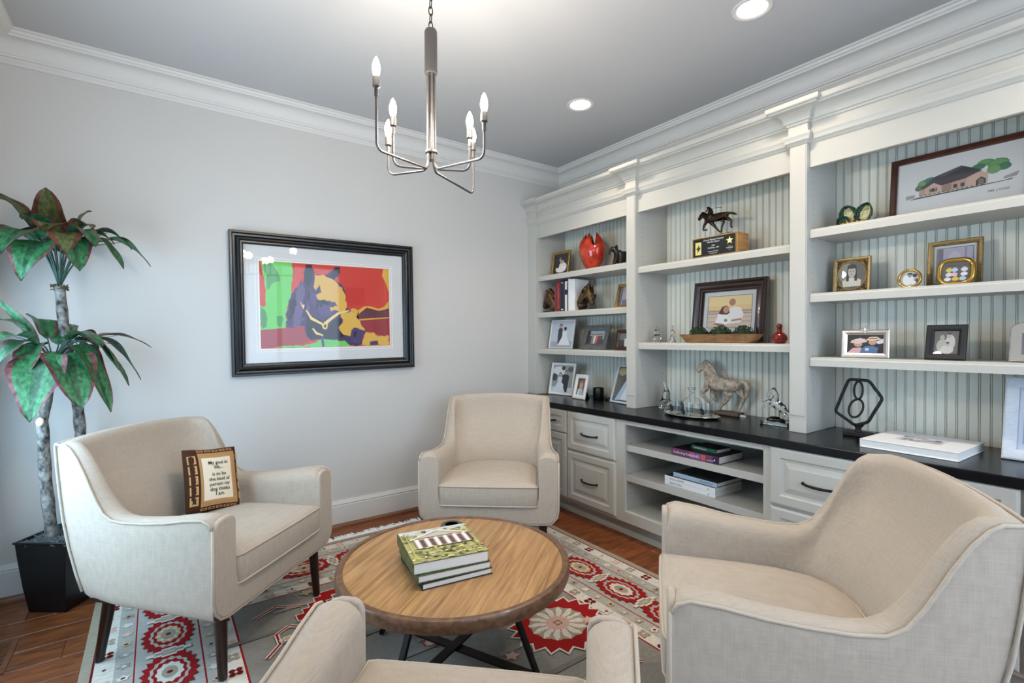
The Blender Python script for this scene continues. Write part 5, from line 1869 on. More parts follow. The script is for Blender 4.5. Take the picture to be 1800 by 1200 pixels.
# two crystal ornaments on the same shelf
for lab, yy, hh, w_ in (('clear crystal figurine group at the left end of the middle shelf', -1.262, .105, .034), ('clear crystal small tree ornament beside the trough', -1.388, .108, .021)):
    t = thing('crystal_ornament', lab, 'ornament', (-.245, yy, 1.2336), SH, 'crystal ornaments on the middle shelf')
    MB().lathe([(.0, 0), (w_, 0), (w_, .010), (w_ * .8, .014), (.0, .014)], 10).build('base', 'crystal', t)
    mb = MB().lathe([(.0, .012), (w_ * .75, .014), (w_ * .85, .035), (w_ * .45, .055), (w_ * .6, .070), (w_ * .25, .088), (.002, hh)], 8)
    mb.build('body', 'crystal', t)
    MB().ball((0, 0, hh - .004), .006, .006, .007, 8, 6).build('finial', 'crystal', t)

# horse race trophy
t = thing('trophy', 'bronze jockey and galloping horse trophy on a wooden block with a black plaque', 'trophy', (-.215, -1.70, 1.7426), SH)
MB().box(-.152, .148, -.065, .065, 0, .006).box(-.148, .144, -.061, .061, .006, .128).build('block', 'oak_block', t, bevel=.002)
MB().box(-.140, .136, -.0635, -.061, .012, .122).build('plaque', 'book_black', t)
rect_frame([(0, .0636), (0, .0646), (.004, .0646), (.004, .0636), (0, .0636)], .280, .114).build('plaque_border', 'gold_frame', t, xf=Matrix.Translation((-.002, 0, .067)))
for s_, sz, v0 in (('Central Baptist Hospital', .0135, .106), ('Charity Classic', .0135, .092), ('2000', .011, .070), ('Celebrity - AM', .012, .057), ('Kearney Hill Links', .009, .036), ('Lexington, KY', .009, .025)):
    text_part('lettering', s_, sz, lambda a, b2, v0=v0: (a - .006, -.0640, b2 + v0), t, 'ink_white', shear=.2)
layers_mesh('emblem', [((206, 196, 116), rect(-.124, .024, -.084, .100)), ((44, 30, 52), [(-.122, .064), (-.110, .066), (-.101, .088), (-.098, .068), (-.086, .070), (-.094, .056), (-.112, .036), (-.108, .054)])], lambda u, v, e: (u, -.0638 - e, v), t, 'print_paper')
layers_mesh('star_emblem', [((236, 216, 140), [(.098 + .024 * (1 if k % 2 == 0 else .42) * math.sin(2 * PI * k / 10), .084 + .024 * (1 if k % 2 == 0 else .42) * math.cos(2 * PI * k / 10)) for k in range(10)])], lambda u, v, e: (u, -.0638 - e, v), t, 'print_paper')
for s_, sz, v0, m_ in (('CELEBRITY', .0055, .052, 'ink_gold'), ('PLAYERS', .0105, .042, 'ink_white'), ('TOUR', .006, .032, 'ink_gold')):
    text_part('lettering', s_, sz, lambda a, b2, v0=v0: (a + .098, -.0640, b2 + v0), t, m_)
mb = MB()
for x, y_, a, b2 in ((.02, 0, .075, .030), (-.02, .01, .05, .03), (.06, -.005, .04, .026)):
    mb.lathe([(.0, .128), (1, .128), (.9, .136), (.5, .142), (.0, .144)], 12, (0, 0, 0))
    for q in range(-60, 0):
        px_ = mb.v[q]
        mb.v[q] = (x + px_[0] * a, y_ + px_[1] * b2, px_[2])
mb.build('turf_mound', 'bronze_gold', t, smooth='all')
J = {'nose': (-0.145, 0.254), 'head': (-0.129, 0.278), 'poll': (-0.121, 0.294), 'neck': (-0.1, 0.276), 'with': (-0.073, 0.257), 'body': (-0.035, 0.245), 'hip': (0.013, 0.252), 'rump': (0.039, 0.256), 't1': (0.06, 0.263), 't2': (0.085, 0.253), 't3': (0.106, 0.242), 'a0': (-0.084, 0.240), 'a1': (-0.1, 0.212), 'a2': (-0.107, 0.186), 'a3': (-0.076, 0.185), 'b0': (-0.061, 0.226), 'b1': (-0.035, 0.193), 'b2': (-0.012, 0.165), 'b3': (0.003, 0.160), 'c0': (0.013, 0.236), 'c1': (0.032, 0.212), 'c2': (0.017, 0.182), 'c3': (0.015, 0.150), 'd0': (0.042, 0.236), 'd1': (0.064, 0.216), 'd2': (0.06, 0.186), 'd3': (0.071, 0.172), 'e1': (-.117, .306)}
keys = list(J)
off = {'a1': -.012, 'a2': -.012, 'a3': -.012, 'b1': .012, 'b2': .012, 'b3': .012, 'c1': -.012, 'c2': -.012, 'c3': -.012, 'd1': .012, 'd2': .012, 'd3': .012, 'a0': -.008, 'b0': .008, 'c0': -.008, 'd0': .008}
rad = {'nose': .008, 'head': .013, 'poll': .013, 'neck': .017, 'with': .024, 'body': .026, 'hip': .024, 'rump': .019, 't1': .006, 't2': .008, 't3': .003, 'e1': .003}
for k in keys:
    rad[k] = rad.get(k) or {'0': .013, '1': .0075, '2': .005, '3': .006}[k[1]]
E_ = [('nose', 'head'), ('head', 'poll'), ('poll', 'e1'), ('poll', 'neck'), ('neck', 'with'), ('with', 'body'), ('body', 'hip'), ('hip', 'rump'), ('rump', 't1'), ('t1', 't2'), ('t2', 't3'), ('with', 'a0'), ('a0', 'a1'), ('a1', 'a2'), ('a2', 'a3'), ('with', 'b0'), ('b0', 'b1'), ('b1', 'b2'), ('b2', 'b3'), ('hip', 'c0'), ('c0', 'c1'), ('c1', 'c2'), ('c2', 'c3'), ('hip', 'd0'), ('d0', 'd1'), ('d1', 'd2'), ('d2', 'd3')]
skin_part('horse', [(J[k][0], off.get(k, 0), J[k][1] - .004) for k in keys], [(keys.index(a), keys.index(b2)) for a, b2 in E_], [rad[k] for k in keys], 'bronze', t, root=keys.index('body'))
V = [(-.050, 0, .286), (-.062, 0, .303), (-.073, 0, .314), (-.088, 0, .320), (-.075, -.012, .302), (-.090, -.010, .292), (-.075, .012, .302), (-.090, .010, .292), (-.066, -.020, .280), (-.050, -.020, .266), (-.066, .020, .280), (-.050, .020, .266)]
skin_part('jockey', V, [(0, 1), (1, 2), (2, 3), (2, 4), (4, 5), (2, 6), (6, 7), (0, 8), (8, 9), (0, 10), (10, 11)], [.012, .011, .009, .010, .005, .004, .005, .004, .007, .005, .007, .005], 'bronze', t)
MB().tube([(-.075, .012, .304), (-.038, .014, .311), (.002, .014, .304)], .0013, 5).build('whip', 'bronze', t)

# carved horse on the counter
t = thing('horse_statue', 'carved whitewashed prancing horse statue on the countertop', 'statue', (-.120, -1.65, .7905), SH)
B_ = {'nose': (-0.17, 0.250), 'jaw': (-0.138, 0.281), 'poll': (-0.113, 0.310), 'neck': (-0.085, 0.262), 'with': (-0.055, 0.207), 'body': (0.007, 0.180), 'hip': (0.080, 0.192), 'rump': (0.112, 0.190), 't0': (0.129, 0.212), 't1': (0.161, 0.208), 't2': (0.170, 0.169), 't3': (0.158, 0.110), 'a0': (-0.080, 0.165), 'a1': (-0.121, 0.119), 'a2': (-0.085, 0.082), 'a3': (-0.058, 0.060), 'b0': (-0.063, 0.159), 'b1': (-0.077, 0.118), 'b2': (-0.060, 0.085), 'b3': (-0.04, 0.072), 'c0': (0.059, 0.155), 'c1': (0.051, 0.091), 'c2': (0.009, 0.052), 'c3': (-0.004, 0.028), 'd0': (0.109, 0.160), 'd1': (0.136, 0.105), 'd2': (0.112, 0.054), 'd3': (0.102, 0.028), 'e1': (-.118, .332)}
keys = list(B_)
off = {'a0': -.018, 'a1': -.024, 'a2': -.024, 'a3': -.024, 'b0': .018, 'b1': .024, 'b2': .024, 'b3': .024, 'c0': -.016, 'c1': -.020, 'c2': -.020, 'c3': -.020, 'd0': .016, 'd1': .020, 'd2': .020, 'd3': .020}
rad = {'nose': .013, 'jaw': .020, 'poll': .022, 'neck': .030, 'with': .040, 'body': .043, 'hip': .042, 'rump': .034, 't0': .012, 't1': .016, 't2': .018, 't3': .007, 'e1': .004}
for k in keys:
    rad[k] = rad.get(k) or {'0': .024, '1': .014, '2': .010, '3': .012}[k[1]]
E_ = [('nose', 'jaw'), ('jaw', 'poll'), ('poll', 'e1'), ('poll', 'neck'), ('neck', 'with'), ('with', 'body'), ('body', 'hip'), ('hip', 'rump'), ('rump', 't0'), ('t0', 't1'), ('t1', 't2'), ('t2', 't3')]
for q, r in (('a', 'with'), ('b', 'with'), ('c', 'hip'), ('d', 'hip')):
    E_ += [(r, q + '0'), (q + '0', q + '1'), (q + '1', q + '2'), (q + '2', q + '3')]
skin_part('horse', [(B_[k][0], off.get(k, 0), B_[k][1]) for k in keys], [(keys.index(a), keys.index(b2)) for a, b2 in E_], [rad[k] for k in keys], 'stone_horse', t, root=keys.index('body'))
mb = MB()
for k in range(8):
    f = k / 7
    mb.ball((-.098 + .062 * f + .010 * math.sin(3 * f), .0, .318 - .085 * f), .015, .010, .017, 8, 6)
mb.build('mane', 'stone_horse', t, smooth='all')
MB().box(-.030, .128, -.040, .040, 0, .022).build('base', mat('base_brown', (112, 94, 80), .7, noise=(40, .3)), t, bevel=.006)
MB().box(.112, .150, -.050, -.0495, 0.0, .012).build('price_tag', 'book_white', t, xf=Matrix.Rotation(R(18), 4, 'Z'))

# silver tray with decanter and glasses
t = thing('serving_tray', 'oval silver tray holding the decanter set', 'tray', (-.335, -1.585, .7905), SH)
ry_ = .62
MB().lathe([(.0, .004), (.150, .004), (.166, .010), (.176, .014), (.178, .012), (.168, .006), (.150, 0), (.0, 0)], 48, ry=ry_).build('dish', 'silver_tray', t, smooth=True)
for sg in (-1, 1):
    MB().tube([(sg * (.172 + .016 * math.sin(PI * k / 8)), -.034 + .068 * k / 8, .013 + .004 * math.sin(PI * k / 8)) for k in range(9)], .003, 6).build('handle', 'silver_tray', t, smooth='all')
TZ = .7905 + .0044
t = thing('glass_decanter', 'clear glass decanter with stopper and black horse head on the tray', 'decanter', (-.300, -1.565, TZ), SH)
MB().lathe([(.0, 0), (.052, 0), (.060, .006), (.062, .060), (.056, .082), (.036, .100), (.016, .112), (.014, .134), (.022, .139)], 28).build('bottle', 'thin_glass', t, smooth='all')
MB().lathe([(.0, .128), (.011, .128), (.012, .142), (.018, .150), (.026, .160), (.024, .166), (.0, .166)], 20).build('stopper', 'crystal', t, smooth='all')


def horse_mark(t, sx, y_, zc, k):
    pts = [(-.5, -.5), (-.15, -.1), (-.45, .05), (-.5, .28), (-.2, .5), (-.05, .85), (.08, .5), (.35, .35), (.55, -.05), (.5, -.6), (.1, -.75), (-.1, -.45)]
    MB().prism([(sx + p[0] * k, zc + p[1] * k) for p in pts], lambda u, v, s: (u, s, v), y_ - .002, y_).build('horse_emblem', 'ebony', t)


horse_mark(t, -.026, -.060, .060, .030)
for lab, x, y_ in (('clear tumbler with a black horse head at the left of the tray', -.335, -1.470), ('clear tumbler with a black horse head at the front of the tray', -.408, -1.605), ('clear tumbler with a black horse head at the right of the tray', -.330, -1.680)):
    t = thing('tumbler', lab, 'glass', (x, y_, TZ), SH, 'tumblers on the silver tray')
    MB().lathe([(.0, 0), (.032, 0), (.035, .004), (.038, .080), (.0365, .080), (.033, .010), (.0, .010)], 24).build('glass', 'thin_glass', t, smooth=True)
    MB().lathe([(.0, .001), (.030, .001), (.031, .009), (.0, .009)], 20).build('thick_base', 'crystal', t, smooth=True)
    horse_mark(t, .0, -.0385, .038, .031)

# glass bird on its block, glass rearing horse
t = thing('glass_figurine', 'clear glass bird figurine on a block at the left of the tray', 'figurine', (-.185, -1.285, .7905), SH)
MB().box(-.034, .034, -.030, .030, 0, .022).build('block', 'crystal', t, bevel=.004)
skin_part('bird', [(0, 0, .030), (0, 0, .075), (.012, 0, .110), (.004, 0, .145), (-.004, 0, .172), (-.020, 0, .168)], [(0, 1), (1, 2), (2, 3), (3, 4), (4, 5)], [.016, .028, .022, .010, .010, .004], 'crystal', t, root=1)
t = thing('glass_horse', 'clear glass rearing horse figurine beside the right pilaster', 'figurine', (-.225, -2.035, .7905), SH)
MB().prism(rounded(.150, .075, .016, 3), lambda u, v, s: (u, v, s), 0, .020).build('block', 'crystal', t, bevel=.003)
MB().lathe([(.0, .020), (.052, .020), (.046, .034), (.022, .044), (.0, .046)], 14, ry=.55).build('mound', 'crystal', t)
G = [(-.053, 0, .146), (-.036, 0, .166), (-.014, 0, .190), (.003, 0, .160), (-.006, 0, .122), (.018, 0, .106), (.045, 0, .088), (.060, 0, .078), (-.040, -.010, .124), (-.068, -.012, .112), (-.056, -.012, .084), (-.030, .010, .100), (-.050, .012, .092), (-.042, .012, .070), (.026, -.012, .056), (.042, -.012, .038), (.030, .012, .056), (.046, .012, .038), (.072, 0, .060), (.074, 0, .036), (-.010, 0, .204)]
skin_part('horse', G, [(0, 1), (1, 2), (2, 3), (3, 4), (4, 5), (5, 6), (6, 7), (4, 8), (8, 9), (9, 10), (4, 11), (11, 12), (12, 13), (6, 14), (14, 15), (6, 16), (16, 17), (7, 18), (18, 19), (2, 20)], [.007, .011, .012, .016, .021, .023, .022, .016, .010, .006, .005, .010, .006, .005, .009, .007, .009, .007, .007, .004, .003], 'crystal', t, root=5)

# ---------------------------------------------------------------- right bay
# leaf dish
t = thing('leaf_dish', 'green and gold ceramic leaf ornament on the top right shelf', 'ornament', (-.205, -2.402, 1.8006), SH)
print_mat('glaze', .25, noise=(60, .35, (1, 1, 1)))


def petal_leaf(cx, cz_, w_, h_, tilt, yaw):
    mb = MB()
    xf = Matrix.Translation((cx, 0, cz_)) @ Matrix.Rotation(yaw, 4, 'Z') @ Matrix.Rotation(tilt, 4, 'Y')
    n_, m2 = 10, 8
    rows = []
    for i in range(n_ + 1):
        f = i / n_
        ww = w_ * .5 * (math.sin(PI * min(1, f * .96 + .04)) ** .7) * (1 + .06 * (i % 2)) + .001
        rows.append([Vector(((j / m2 * 2 - 1) * ww, .022 * (abs(j / m2 * 2 - 1) ** 2) * -1 + .006 * f, f * h_)) for j in range(m2 + 1)])
    for i in range(n_):
        for j in range(m2):
            q = abs((j + .5) / m2 * 2 - 1)
            c = (196, 190, 150) if q < .45 and i > 1 else ((48, 82, 58) if q < .8 else (34, 58, 46))
            if i > n_ - 2:
                c = (48, 82, 58)
            mb.add([rows[i][j], rows[i][j + 1], rows[i + 1][j + 1], rows[i + 1][j]], [(0, 1, 2, 3)], c)
    o = mb.build('leaf', 'glaze', t, smooth='all', xf=xf)
    md = o.modifiers.new('thickness', 'SOLIDIFY')
    md.thickness = .004


petal_leaf(-.012, .012, .075, .098, R(-16), R(8))
petal_leaf(.026, .012, .075, .096, R(20), R(-8))
petal_leaf(-.034, .010, .05, .055, R(-40), R(20))
mb = MB()
for k in range(16):
    a = PI * (k / 15)
    mb.ball((-.058 + .10 * k / 15, -.016 - .006 * math.sin(a), .010 + .004 * (k % 3)), .010, .009, .010, 8, 6)
mb.build('gold_rope', 'gold_frame', t, smooth='all')
MB().tube([(.045, -.01, .012), (.070, -.012, .010), (.090, -.014, .026)], [.005, .004, .0025], 6).build('stem', 'bronze_gold', t, smooth='all')
# framed house drawing
t = thing('framed_drawing', 'wide mahogany framed watercolour of a brick house with trees', 'picture', (-.108, -2.752, 1.8006), SH)
xf = Matrix.Rotation(-R(7), 4, 'X')
DW, DH = .480, .306
up = Matrix.Translation((0, 0, DH / 2))
rect_frame([(0, 0), (0, .016), (.003, .019), (.020, .019), (.025, .013), (.025, 0), (0, 0)], DW, DH).build('frame', 'mahogany', t, smooth=True, ang=25, xf=xf @ up)
MB().box(-DW / 2 + .015, DW / 2 - .015, -.002, .004, -DH / 2 + .015, DH / 2 - .015).build('paper_sheet', 'mat_board', t, xf=xf @ up)
BRK, ROOF, GRN, GRN2, INK = (176, 146, 132), (62, 60, 66), (104, 150, 96), (66, 116, 92), (56, 54, 56)
HL = []
for cx, cy, rx, ry2, c in ((.24, .56, .055, .075, GRN), (.29, .61, .05, .05, GRN2), (.20, .50, .035, .05, GRN2), (.71, .72, .060, .055, GRN), (.66, .67, .05, .05, GRN2), (.80, .66, .075, .085, GRN), (.84, .60, .05, .06, GRN2), (.77, .58, .05, .07, GRN)):
    HL.append(((52, 76, 60), jag(cx, cy, rx * 1.06, ry2 * 1.06, 26, .10)))
    HL.append((c, jag(cx, cy, rx, ry2, 26, .10)))
HL += [(BRK, [(.20, .35), (.72, .37), (.73, .56), (.20, .50)]), ((150, 120, 110), [(.385, .355), (.46, .36), (.46, .50), (.385, .49)]), ((190, 160, 144), [(.25, .345), (.385, .355), (.385, .50), (.32, .53), (.25, .48)]), ((190, 160, 144), [(.57, .365), (.73, .375), (.73, .55), (.66, .60), (.57, .53)]),
       (ROOF, [(.185, .46), (.335, .66), (.53, .755), (.635, .66), (.69, .60), (.655, .585), (.57, .525), (.38, .48), (.32, .545), (.245, .475)]), ((84, 82, 86), [(.335, .66), (.53, .755), (.55, .735), (.40, .62)]), ((48, 46, 52), [(.38, .485), (.57, .53), (.56, .545), (.385, .505)]),
       (INK, [(.645, .37), (.715, .375), (.715, .46), (.68, .50), (.645, .45)]), ((120, 104, 98), [(.66, .375), (.70, .378), (.70, .45), (.68, .47), (.66, .45)])]
for x in (.30, .475, .53):
    HL.append(((52, 54, 62), rect(x, .395, x + .03, .455)))
for x in (.285, .335):
    HL.append(((66, 84, 72), rect(x, .395, x + .012, .455)))
HL += [((44, 52, 50), [(.12, .31), (.18, .335), (.86, .37), (.90, .385), (.90, .365), (.55, .335), (.18, .315)]), ((150, 150, 150), [(.09, .33), (.165, .34), (.165, .40), (.09, .395)]), ((150, 150, 150), [(.84, .39), (.93, .41), (.945, .48), (.92, .47), (.84, .43)])]
for k in range(14):
    HL.append(((70, 104, 74), ell(.22 + k * .036, .362 + .002 * (k % 3), .010, .010, 6)))
layers_mesh('drawing', HL, lambda u, v, e: tuple(xf @ Vector(((u - .5) * .44, -.0024 - e, DH / 2 + (v - .5) * .266))), t, 'print_paper', .00004)
text_part('signature', 'MEL LYONS', .013, lambda a, b2: tuple(xf @ Vector((a + .135, -.0026, b2 + .082))), t, 'ink_dark', shear=.15)
MB().box(-DW / 2 + .02, DW / 2 - .02, -.0115, -.0105, -DH / 2 + .02, DH / 2 - .02).build('glass', 'clear_pane', t, xf=xf @ up)

# second shelf of the right bay
t = photo_frame('ornate brass frame with an oval sepia portrait of a girl', -.160, -2.290, -2.452, 1.483, .178, 5, .017, 'gold_dull', 'portrait', matw=.006, mat_m='bronze_gold', group='framed photographs on the shelves')
for ch in list(t.children):
    if ch.name.startswith(('photo', 'mat_bevel')):
        bpy.data.objects.remove(ch)
xf = Matrix.Rotation(-R(5), 4, 'X')
OV = clip_layers(PHOTO['portrait'])


def oval_clip(pts):
    o = []
    for a, b2 in pts:
        d = math.hypot((a - .5) / .5, (b2 - .5) / .5)
        o.append((a, b2) if d <= 1 else (.5 + (a - .5) / d, .5 + (b2 - .5) / d))
    return o


OV = [(OV[0][0], ell(.5, .5, .5, .5, 40))] + [(c, oval_clip(p)) for c, p in OV[1:]]
layers_mesh('photo', OV, lambda u, v, e: tuple(xf @ Vector(((u - .5) * .122, -.0050 - e, .089 + (v - .5) * .140))), t, 'print_paper', .00005)
MB().tube([tuple(xf @ Vector((.062 * math.cos(2 * PI * k / 40), -.0052, .089 + .071 * math.sin(2 * PI * k / 40)))) for k in range(40)], .0022, 6, closed=True).build('oval_bezel', 'gold_frame', t, smooth='all')
mb = MB()
for k in range(90):
    a, r = rb.uniform(0, 2 * PI), rb.uniform(1.12, 1.5)
    x, z = .062 * r * math.cos(a), .071 * r * math.sin(a)
    if abs(x) < .074 and abs(z) < .082:
        mb.ball((x, -.004, .089 + z), .0052, .004, .0052, 6, 4)
mb.build('scrollwork', 'bronze_gold', t, smooth='all', xf=xf)

t = thing('framed_photo', 'small round brass framed photo on the right bay second shelf', 'photo frame', (-.215, -2.618, 1.4836), SH, 'framed photographs on the shelves')
xf = Matrix.Rotation(-R(10), 4, 'X') @ Matrix.Translation((0, 0, .0455))
prf = [(.0345, -.002), (.035, -.007), (.039, -.011), (.0435, -.009), (.0455, -.003), (.0445, .003), (.034, .003)]
rings = [[(r * math.cos(2 * PI * i / 36), y_, r * math.sin(2 * PI * i / 36)) for i in range(36)] for r, y_ in prf]
MB().loft(rings + [rings[0]], cap0=False, cap1=False).build('frame', 'gold_shiny', t, smooth='all', xf=xf)
OV = clip_layers(PHOTO['mono_round'])
OV = [(OV[0][0], ell(.5, .5, .5, .5, 30))] + [(c, oval_clip(p)) for c, p in OV[1:]]
layers_mesh('photo', OV, lambda u, v, e: tuple(xf @ Vector(((u - .5) * .072, -.001 - e, (v - .5) * .072))), t, 'print_paper', .00005)
MB().lathe([(.0, 0), (.0348, 0), (.0348, .0008), (.0, .0008)], 30).build('glass', 'clear_pane', t, xf=xf @ Matrix.Rotation(R(90), 4, 'X') @ Matrix.Translation((0, 0, .003)))
MB().loft([[(-.010, .050, -.0), (.010, .050, 0), (.010, .054, 0), (-.010, .054, 0)], [(-.006, .012, .05), (.006, .012, .05), (.006, .016, .05), (-.006, .016, .05)]]).build('easel', 'leather_black', t)
photo_frame('ribbed antique gold frame standing behind the rounded brass frame', -.110, -2.655, -2.842, 1.483, .212, 6, .021, 'gold_dull', 'misty', matw=.014)
# rounded brass frame
t = thing('framed_photo', 'rounded brass frame with a photo of children in front of the ribbed gold frame', 'photo frame', (-.215, -2.776, 1.4836), SH, 'framed photographs on the shelves')
FW, FH = .128, .122
xf = Matrix.Rotation(-R(10), 4, 'X') @ Matrix.Translation((0, 0, FH / 2))
rings = []
for inset, y_, rr_ in ((0, .004, .044), (0, -.003, .044), (.004, -.010, .042), (.010, -.012, .038), (.016, -.008, .032), (.019, -.003, .028), (.019, .004, .028)):
    rings.append([(p[0], y_, p[1]) for p in rounded(FW - 2 * inset, FH - 2 * inset, rr_ - inset * .3, 6)])
MB().loft(rings + [rings[0]], cap0=False, cap1=False).build('frame', 'gold_shiny', t, smooth='all', xf=xf)
layers_mesh('photo', clip_layers(PHOTO['kids']), lambda u, v, e: tuple(xf @ Vector(((u - .5) * .088, -.001 - e, (v - .5) * .082))), t, 'print_paper', .00005)
MB().prism(rounded(.092, .086, .02, 4), lambda u, v, s: (u, s, v), -.0042, -.0036).build('glass', 'clear_pane', t, xf=xf)
MB().loft([[(-.010, .060, 0), (.010, .060, 0), (.010, .064, 0), (-.010, .064, 0)], [(-.006, .018, .075), (.006, .018, .075), (.006, .022, .075), (-.006, .022, .075)]]).build('easel', 'leather_black', t)

# third shelf of the right bay
t = photo_frame('silver framed photo of two people in hats with a fleur-de-lis on top', -.248, -2.362, -2.550, 1.168, .132, 6, .023, 'silver', 'hats', x1=-.228)
xf = Matrix.Rotation(-R(6), 4, 'X')
mb = MB()
for x, z, rx, rz_ in ((0, .135, .006, .013), (-.011, .133, .006, .005), (.011, .133, .006, .005), (-.016, .129, .004, .004), (.016, .129, .004, .004), (0, .120, .005, .007), (0, .127, .009, .003)):
    mb.ball((x, -.016, z), rx, .003, rz_, 10, 6)
mb.build('fleur_ornament', 'silver', t, smooth='all', xf=xf)
photo_frame('square black framed black and white family photo', -.243, -2.683, -2.818, 1.168, .152, 13, .026, 'leather_black', 'mono_family', x1=-.250)
# beaded silver frame with an arched top
t = thing('framed_photo', 'beaded silver arched frame at the right edge of the third shelf', 'photo frame', (-.245, -3.022, 1.1686), R(-88), 'framed photographs on the shelves')
arch = [(-.075, 0), (.075, 0), (.075, .125)] + [(.075 * math.cos(PI * k / 14), .125 + .040 * math.sin(PI * k / 14)) for k in range(1, 14)] + [(-.075, .125)]
xf = Matrix.Rotation(-R(13), 4, 'X')
MB().prism(arch, lambda u, v, s: (u, s, v), -.008, .004).build('frame', 'silver', t, xf=xf, bevel=.002)
mb = MB()
for a, b2 in zip(arch, arch[1:] + arch[:1]):
    ln = math.hypot(b2[0] - a[0], b2[1] - a[1])
    m2 = max(1, int(ln / .0055))
    for k in range(m2):
        f = k / m2
        mb.ball((a[0] + (b2[0] - a[0]) * f, -.008, max(.003, a[1] + (b2[1] - a[1]) * f)), .003, .003, .003, 6, 4)
mb.build('bead_edge', 'silver_dull', t, smooth='all', xf=xf)
layers_mesh('photo', clip_layers(PHOTO['misty']), lambda u, v, e: tuple(xf @ Vector(((u - .5) * .085, -.0085 - e, .072 + (v - .5) * .085))), t, 'print_paper', .00005)
MB().box(-.044, .044, -.0098, -.0092, .028, .116).build('glass', 'clear_pane', t, xf=xf)

# loop sculpture
t = thing('sculpture', 'black iron hexagon sculpture with a twisted figure eight inside', 'sculpture', (-.225, -2.425, .7905), SH)
MB().box(-.058, .056, -.026, .026, 0, .022).build('base', 'iron_black', t, bevel=.004)
MB().lathe([(.0, .020), (.020, .020), (.013, .030), (.013, .040), (.026, .056), (.0, .058)], 14, ry=.5).build('stem', 'iron_black', t, smooth=True)
hx = [(-.040, .272), (.044, .270), (.098, .190), (.040, .072), (-.014, .050), (-.100, .108)]
pts = []
for k in range(6):
    a, b2, c = Vector(hx[k - 1]), Vector(hx[k]), Vector(hx[(k + 1) % 6])
    for q in range(5):
        f = q / 4
        p = (b2 + (a - b2).normalized() * .014) * (1 - f) ** 2 + b2 * 2 * f * (1 - f) + (b2 + (c - b2).normalized() * .014) * f * f
        pts.append((p.x, 0, p.y))
    nx = c + (b2 - c).normalized() * .014
    st = b2 + (c - b2).normalized() * .014
    for q in (.25, .5, .75):
        p = st.lerp(nx, q)
        pts.append((p.x + random.uniform(-.001, .001), 0, p.y))
MB().tube(pts, .0072, 8, closed=True).build('hexagon', 'iron_black', t, smooth='all')
pts = []
for k in range(48):
    a = 2 * PI * k / 48
    if a < PI:
        s_ = a / PI
        x, z = math.sin(2 * PI * s_) * .019, .263 - .088 * (1 - abs(2 * s_ - 1))
    pts = pts
up8 = [(.018 * math.sin(2 * PI * k / 20), .004 * math.cos(2 * PI * k / 20), .221 + .042 * math.cos(2 * PI * k / 20)) for k in range(20)]
MB().tube(up8, .0052, 8, closed=True).build('upper_loop', 'iron_black', t, smooth='all')
lo8 = [(-.010 + .029 * math.sin(2 * PI * k / 22) + .008 * math.cos(2 * PI * k / 22), .004 * math.cos(2 * PI * k / 22), .133 + .044 * math.cos(2 * PI * k / 22)) for k in range(22)]
MB().tube(lo8, .0052, 8, closed=True).build('lower_loop', 'iron_black', t, smooth='all')

# white album and the frame at the right edge
t = book('photo_album', 'thick white coffee table album lying on the countertop', (-.318, -2.690, .7905), R(-92), .330, .330, .036, 'book_white', spine='left', cat='book', board=.004)
rl = random.Random(2)
AL = [((206, 206, 208), rect(.25, .32, .75, .72))]
for k in range(40):
    g0 = rl.randint(120, 200)
    AL.append(((g0, g0, g0 + 4), ell(rl.uniform(.3, .7), rl.uniform(.38, .66), rl.uniform(.01, .05), rl.uniform(.01, .04), 8)))
layers_mesh('cover_photo', AL, lambda u, v, e: ((u - .5) * .32, (v - .5) * .32, .0361 + e * .3), t, 'print_paper')
photo_frame('large whitewashed photo frame at the right edge of the countertop', -.270, -2.930, -3.160, .79, .325, 15, .040, 'white_wash', 'plain', matw=.0)

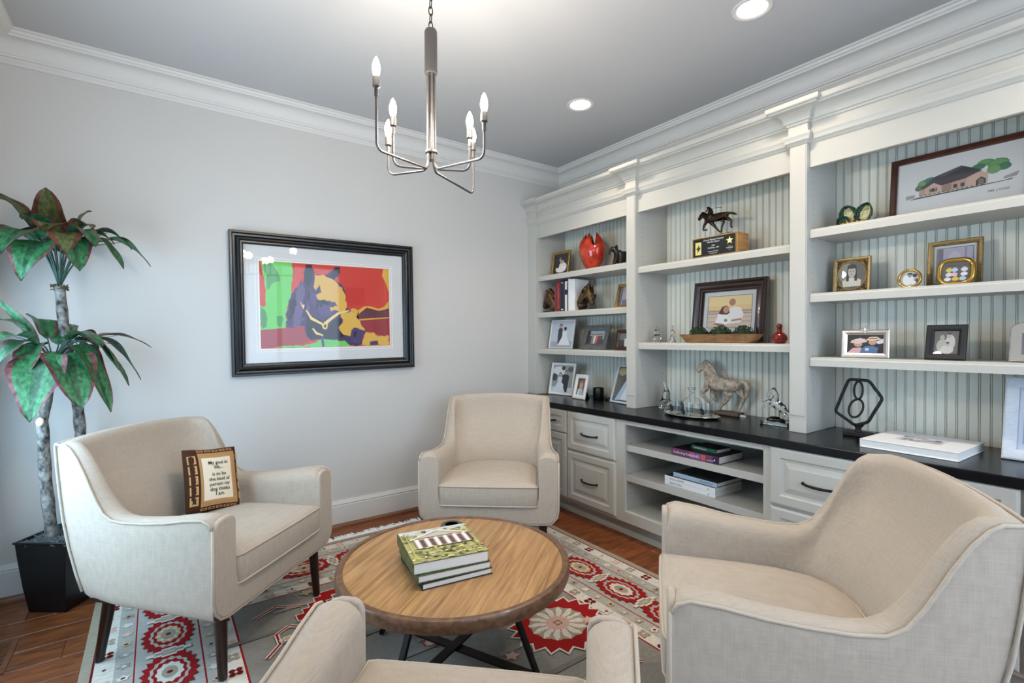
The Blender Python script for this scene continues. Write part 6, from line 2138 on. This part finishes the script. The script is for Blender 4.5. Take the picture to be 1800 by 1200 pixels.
# books in the open cabinet
mat('purple_cover', (104, 58, 92), .45)
mat('green_cover', (36, 92, 66), .45)
mat('sky_cover', (168, 190, 208), .45)
mat('charcoal_cover', (52, 54, 54), .45)
mat('brown_cover', (40, 24, 22), .45)
t = book('book', 'thick purple spined art book on the upper open shelf', (-.428, -1.752, .5905), R(-91), .300, .240, .042, 'brown_cover', 'flat books in the open cabinet', spine='front', over=.005)
MB().box(-.150, .150, -.1222, -.1208, .0005, .0415).build('spine', 'purple_cover', t)
layers_mesh('spine_print', [((168, 92, 140), rect(.40, .1, .52, .9)), ((150, 130, 170), rect(.55, .2, .62, .8)), ((196, 92, 92), rect(.64, .1, .74, .9)), ((60, 34, 66), rect(.88, .0, 1, 1)), ((236, 232, 236), ell(.92, .5, .014, .12, 8))], lambda u, v, e: ((u - .5) * .298, -.1224 - e, .021 + (v - .5) * .038), t, 'print_paper')
text_part('spine_title', 'Collecting Kentucky', .019, lambda a, b2: (a - .058, -.1236, b2 + .021), t, 'ink_white')
print_marks('spine_print', 7, .04, .008, lambda a, b2: (a + .100, -.1236, b2 + .015), t, 'ink_white')
t = book('book', 'small green spined book lying on top of the purple one', (-.425, -1.775, .5905 + .0425), R(-95), .165, .125, .022, 'charcoal_cover', 'flat books in the open cabinet', spine='front', over=.003)
MB().box(-.0825, .0825, -.0645, -.0632, .0004, .0216).build('spine', 'green_cover', t)
print_marks('spine_print', 13, .085, .009, lambda a, b2: (a - .022, -.0649, b2 + .011), t, 'ink_white')
z = .4005
for lab, ttl, th in (('lower white spined book on the second open shelf', 'KENTUCKY', .026), ('upper white spined book under the pale blue one', '', .026)):
    t = book('book', lab, (-.390, -1.700, z), R(-91), .330, .265, th, 'book_white', 'flat books in the open cabinet', spine='front', over=.004)
    MB().box(-.164, .164, -.130, .1326, th, th + .0003).build('jacket_top', 'charcoal_cover' if ttl == '' else 'book_white', t)
    if ttl == 'KENTUCKY':
        text_part('spine_title', ttl, .017, lambda a, b2, th=th: (a - .085, -.1339, b2 + th / 2), t, 'ink_dark')
    else:
        print_marks('spine_print', 9, .10, .011, lambda a, b2, th=th: (a - .080, -.1339, b2 + th / 2), t, 'grey_frame')
    print_marks('publisher_mark', 1, .012, .012, lambda a, b2, th=th: (a + .125, -.1339, b2 + th / 2), t, 'ink_dark')
    z += th + .0006
t = book('book', 'pale blue spined book with a dark cover on top of the white ones', (-.385, -1.728, z), R(-92), .285, .245, .026, 'charcoal_cover', 'flat books in the open cabinet', spine='front', over=.004)
MB().box(-.1425, .1425, -.1250, -.1232, .0005, .0255).build('spine', 'sky_cover', t, bevel=.001)
print_marks('spine_print', 8, .09, .010, lambda a, b2: (a + .075, -.1254, b2 + .014), t, 'ink_dark')
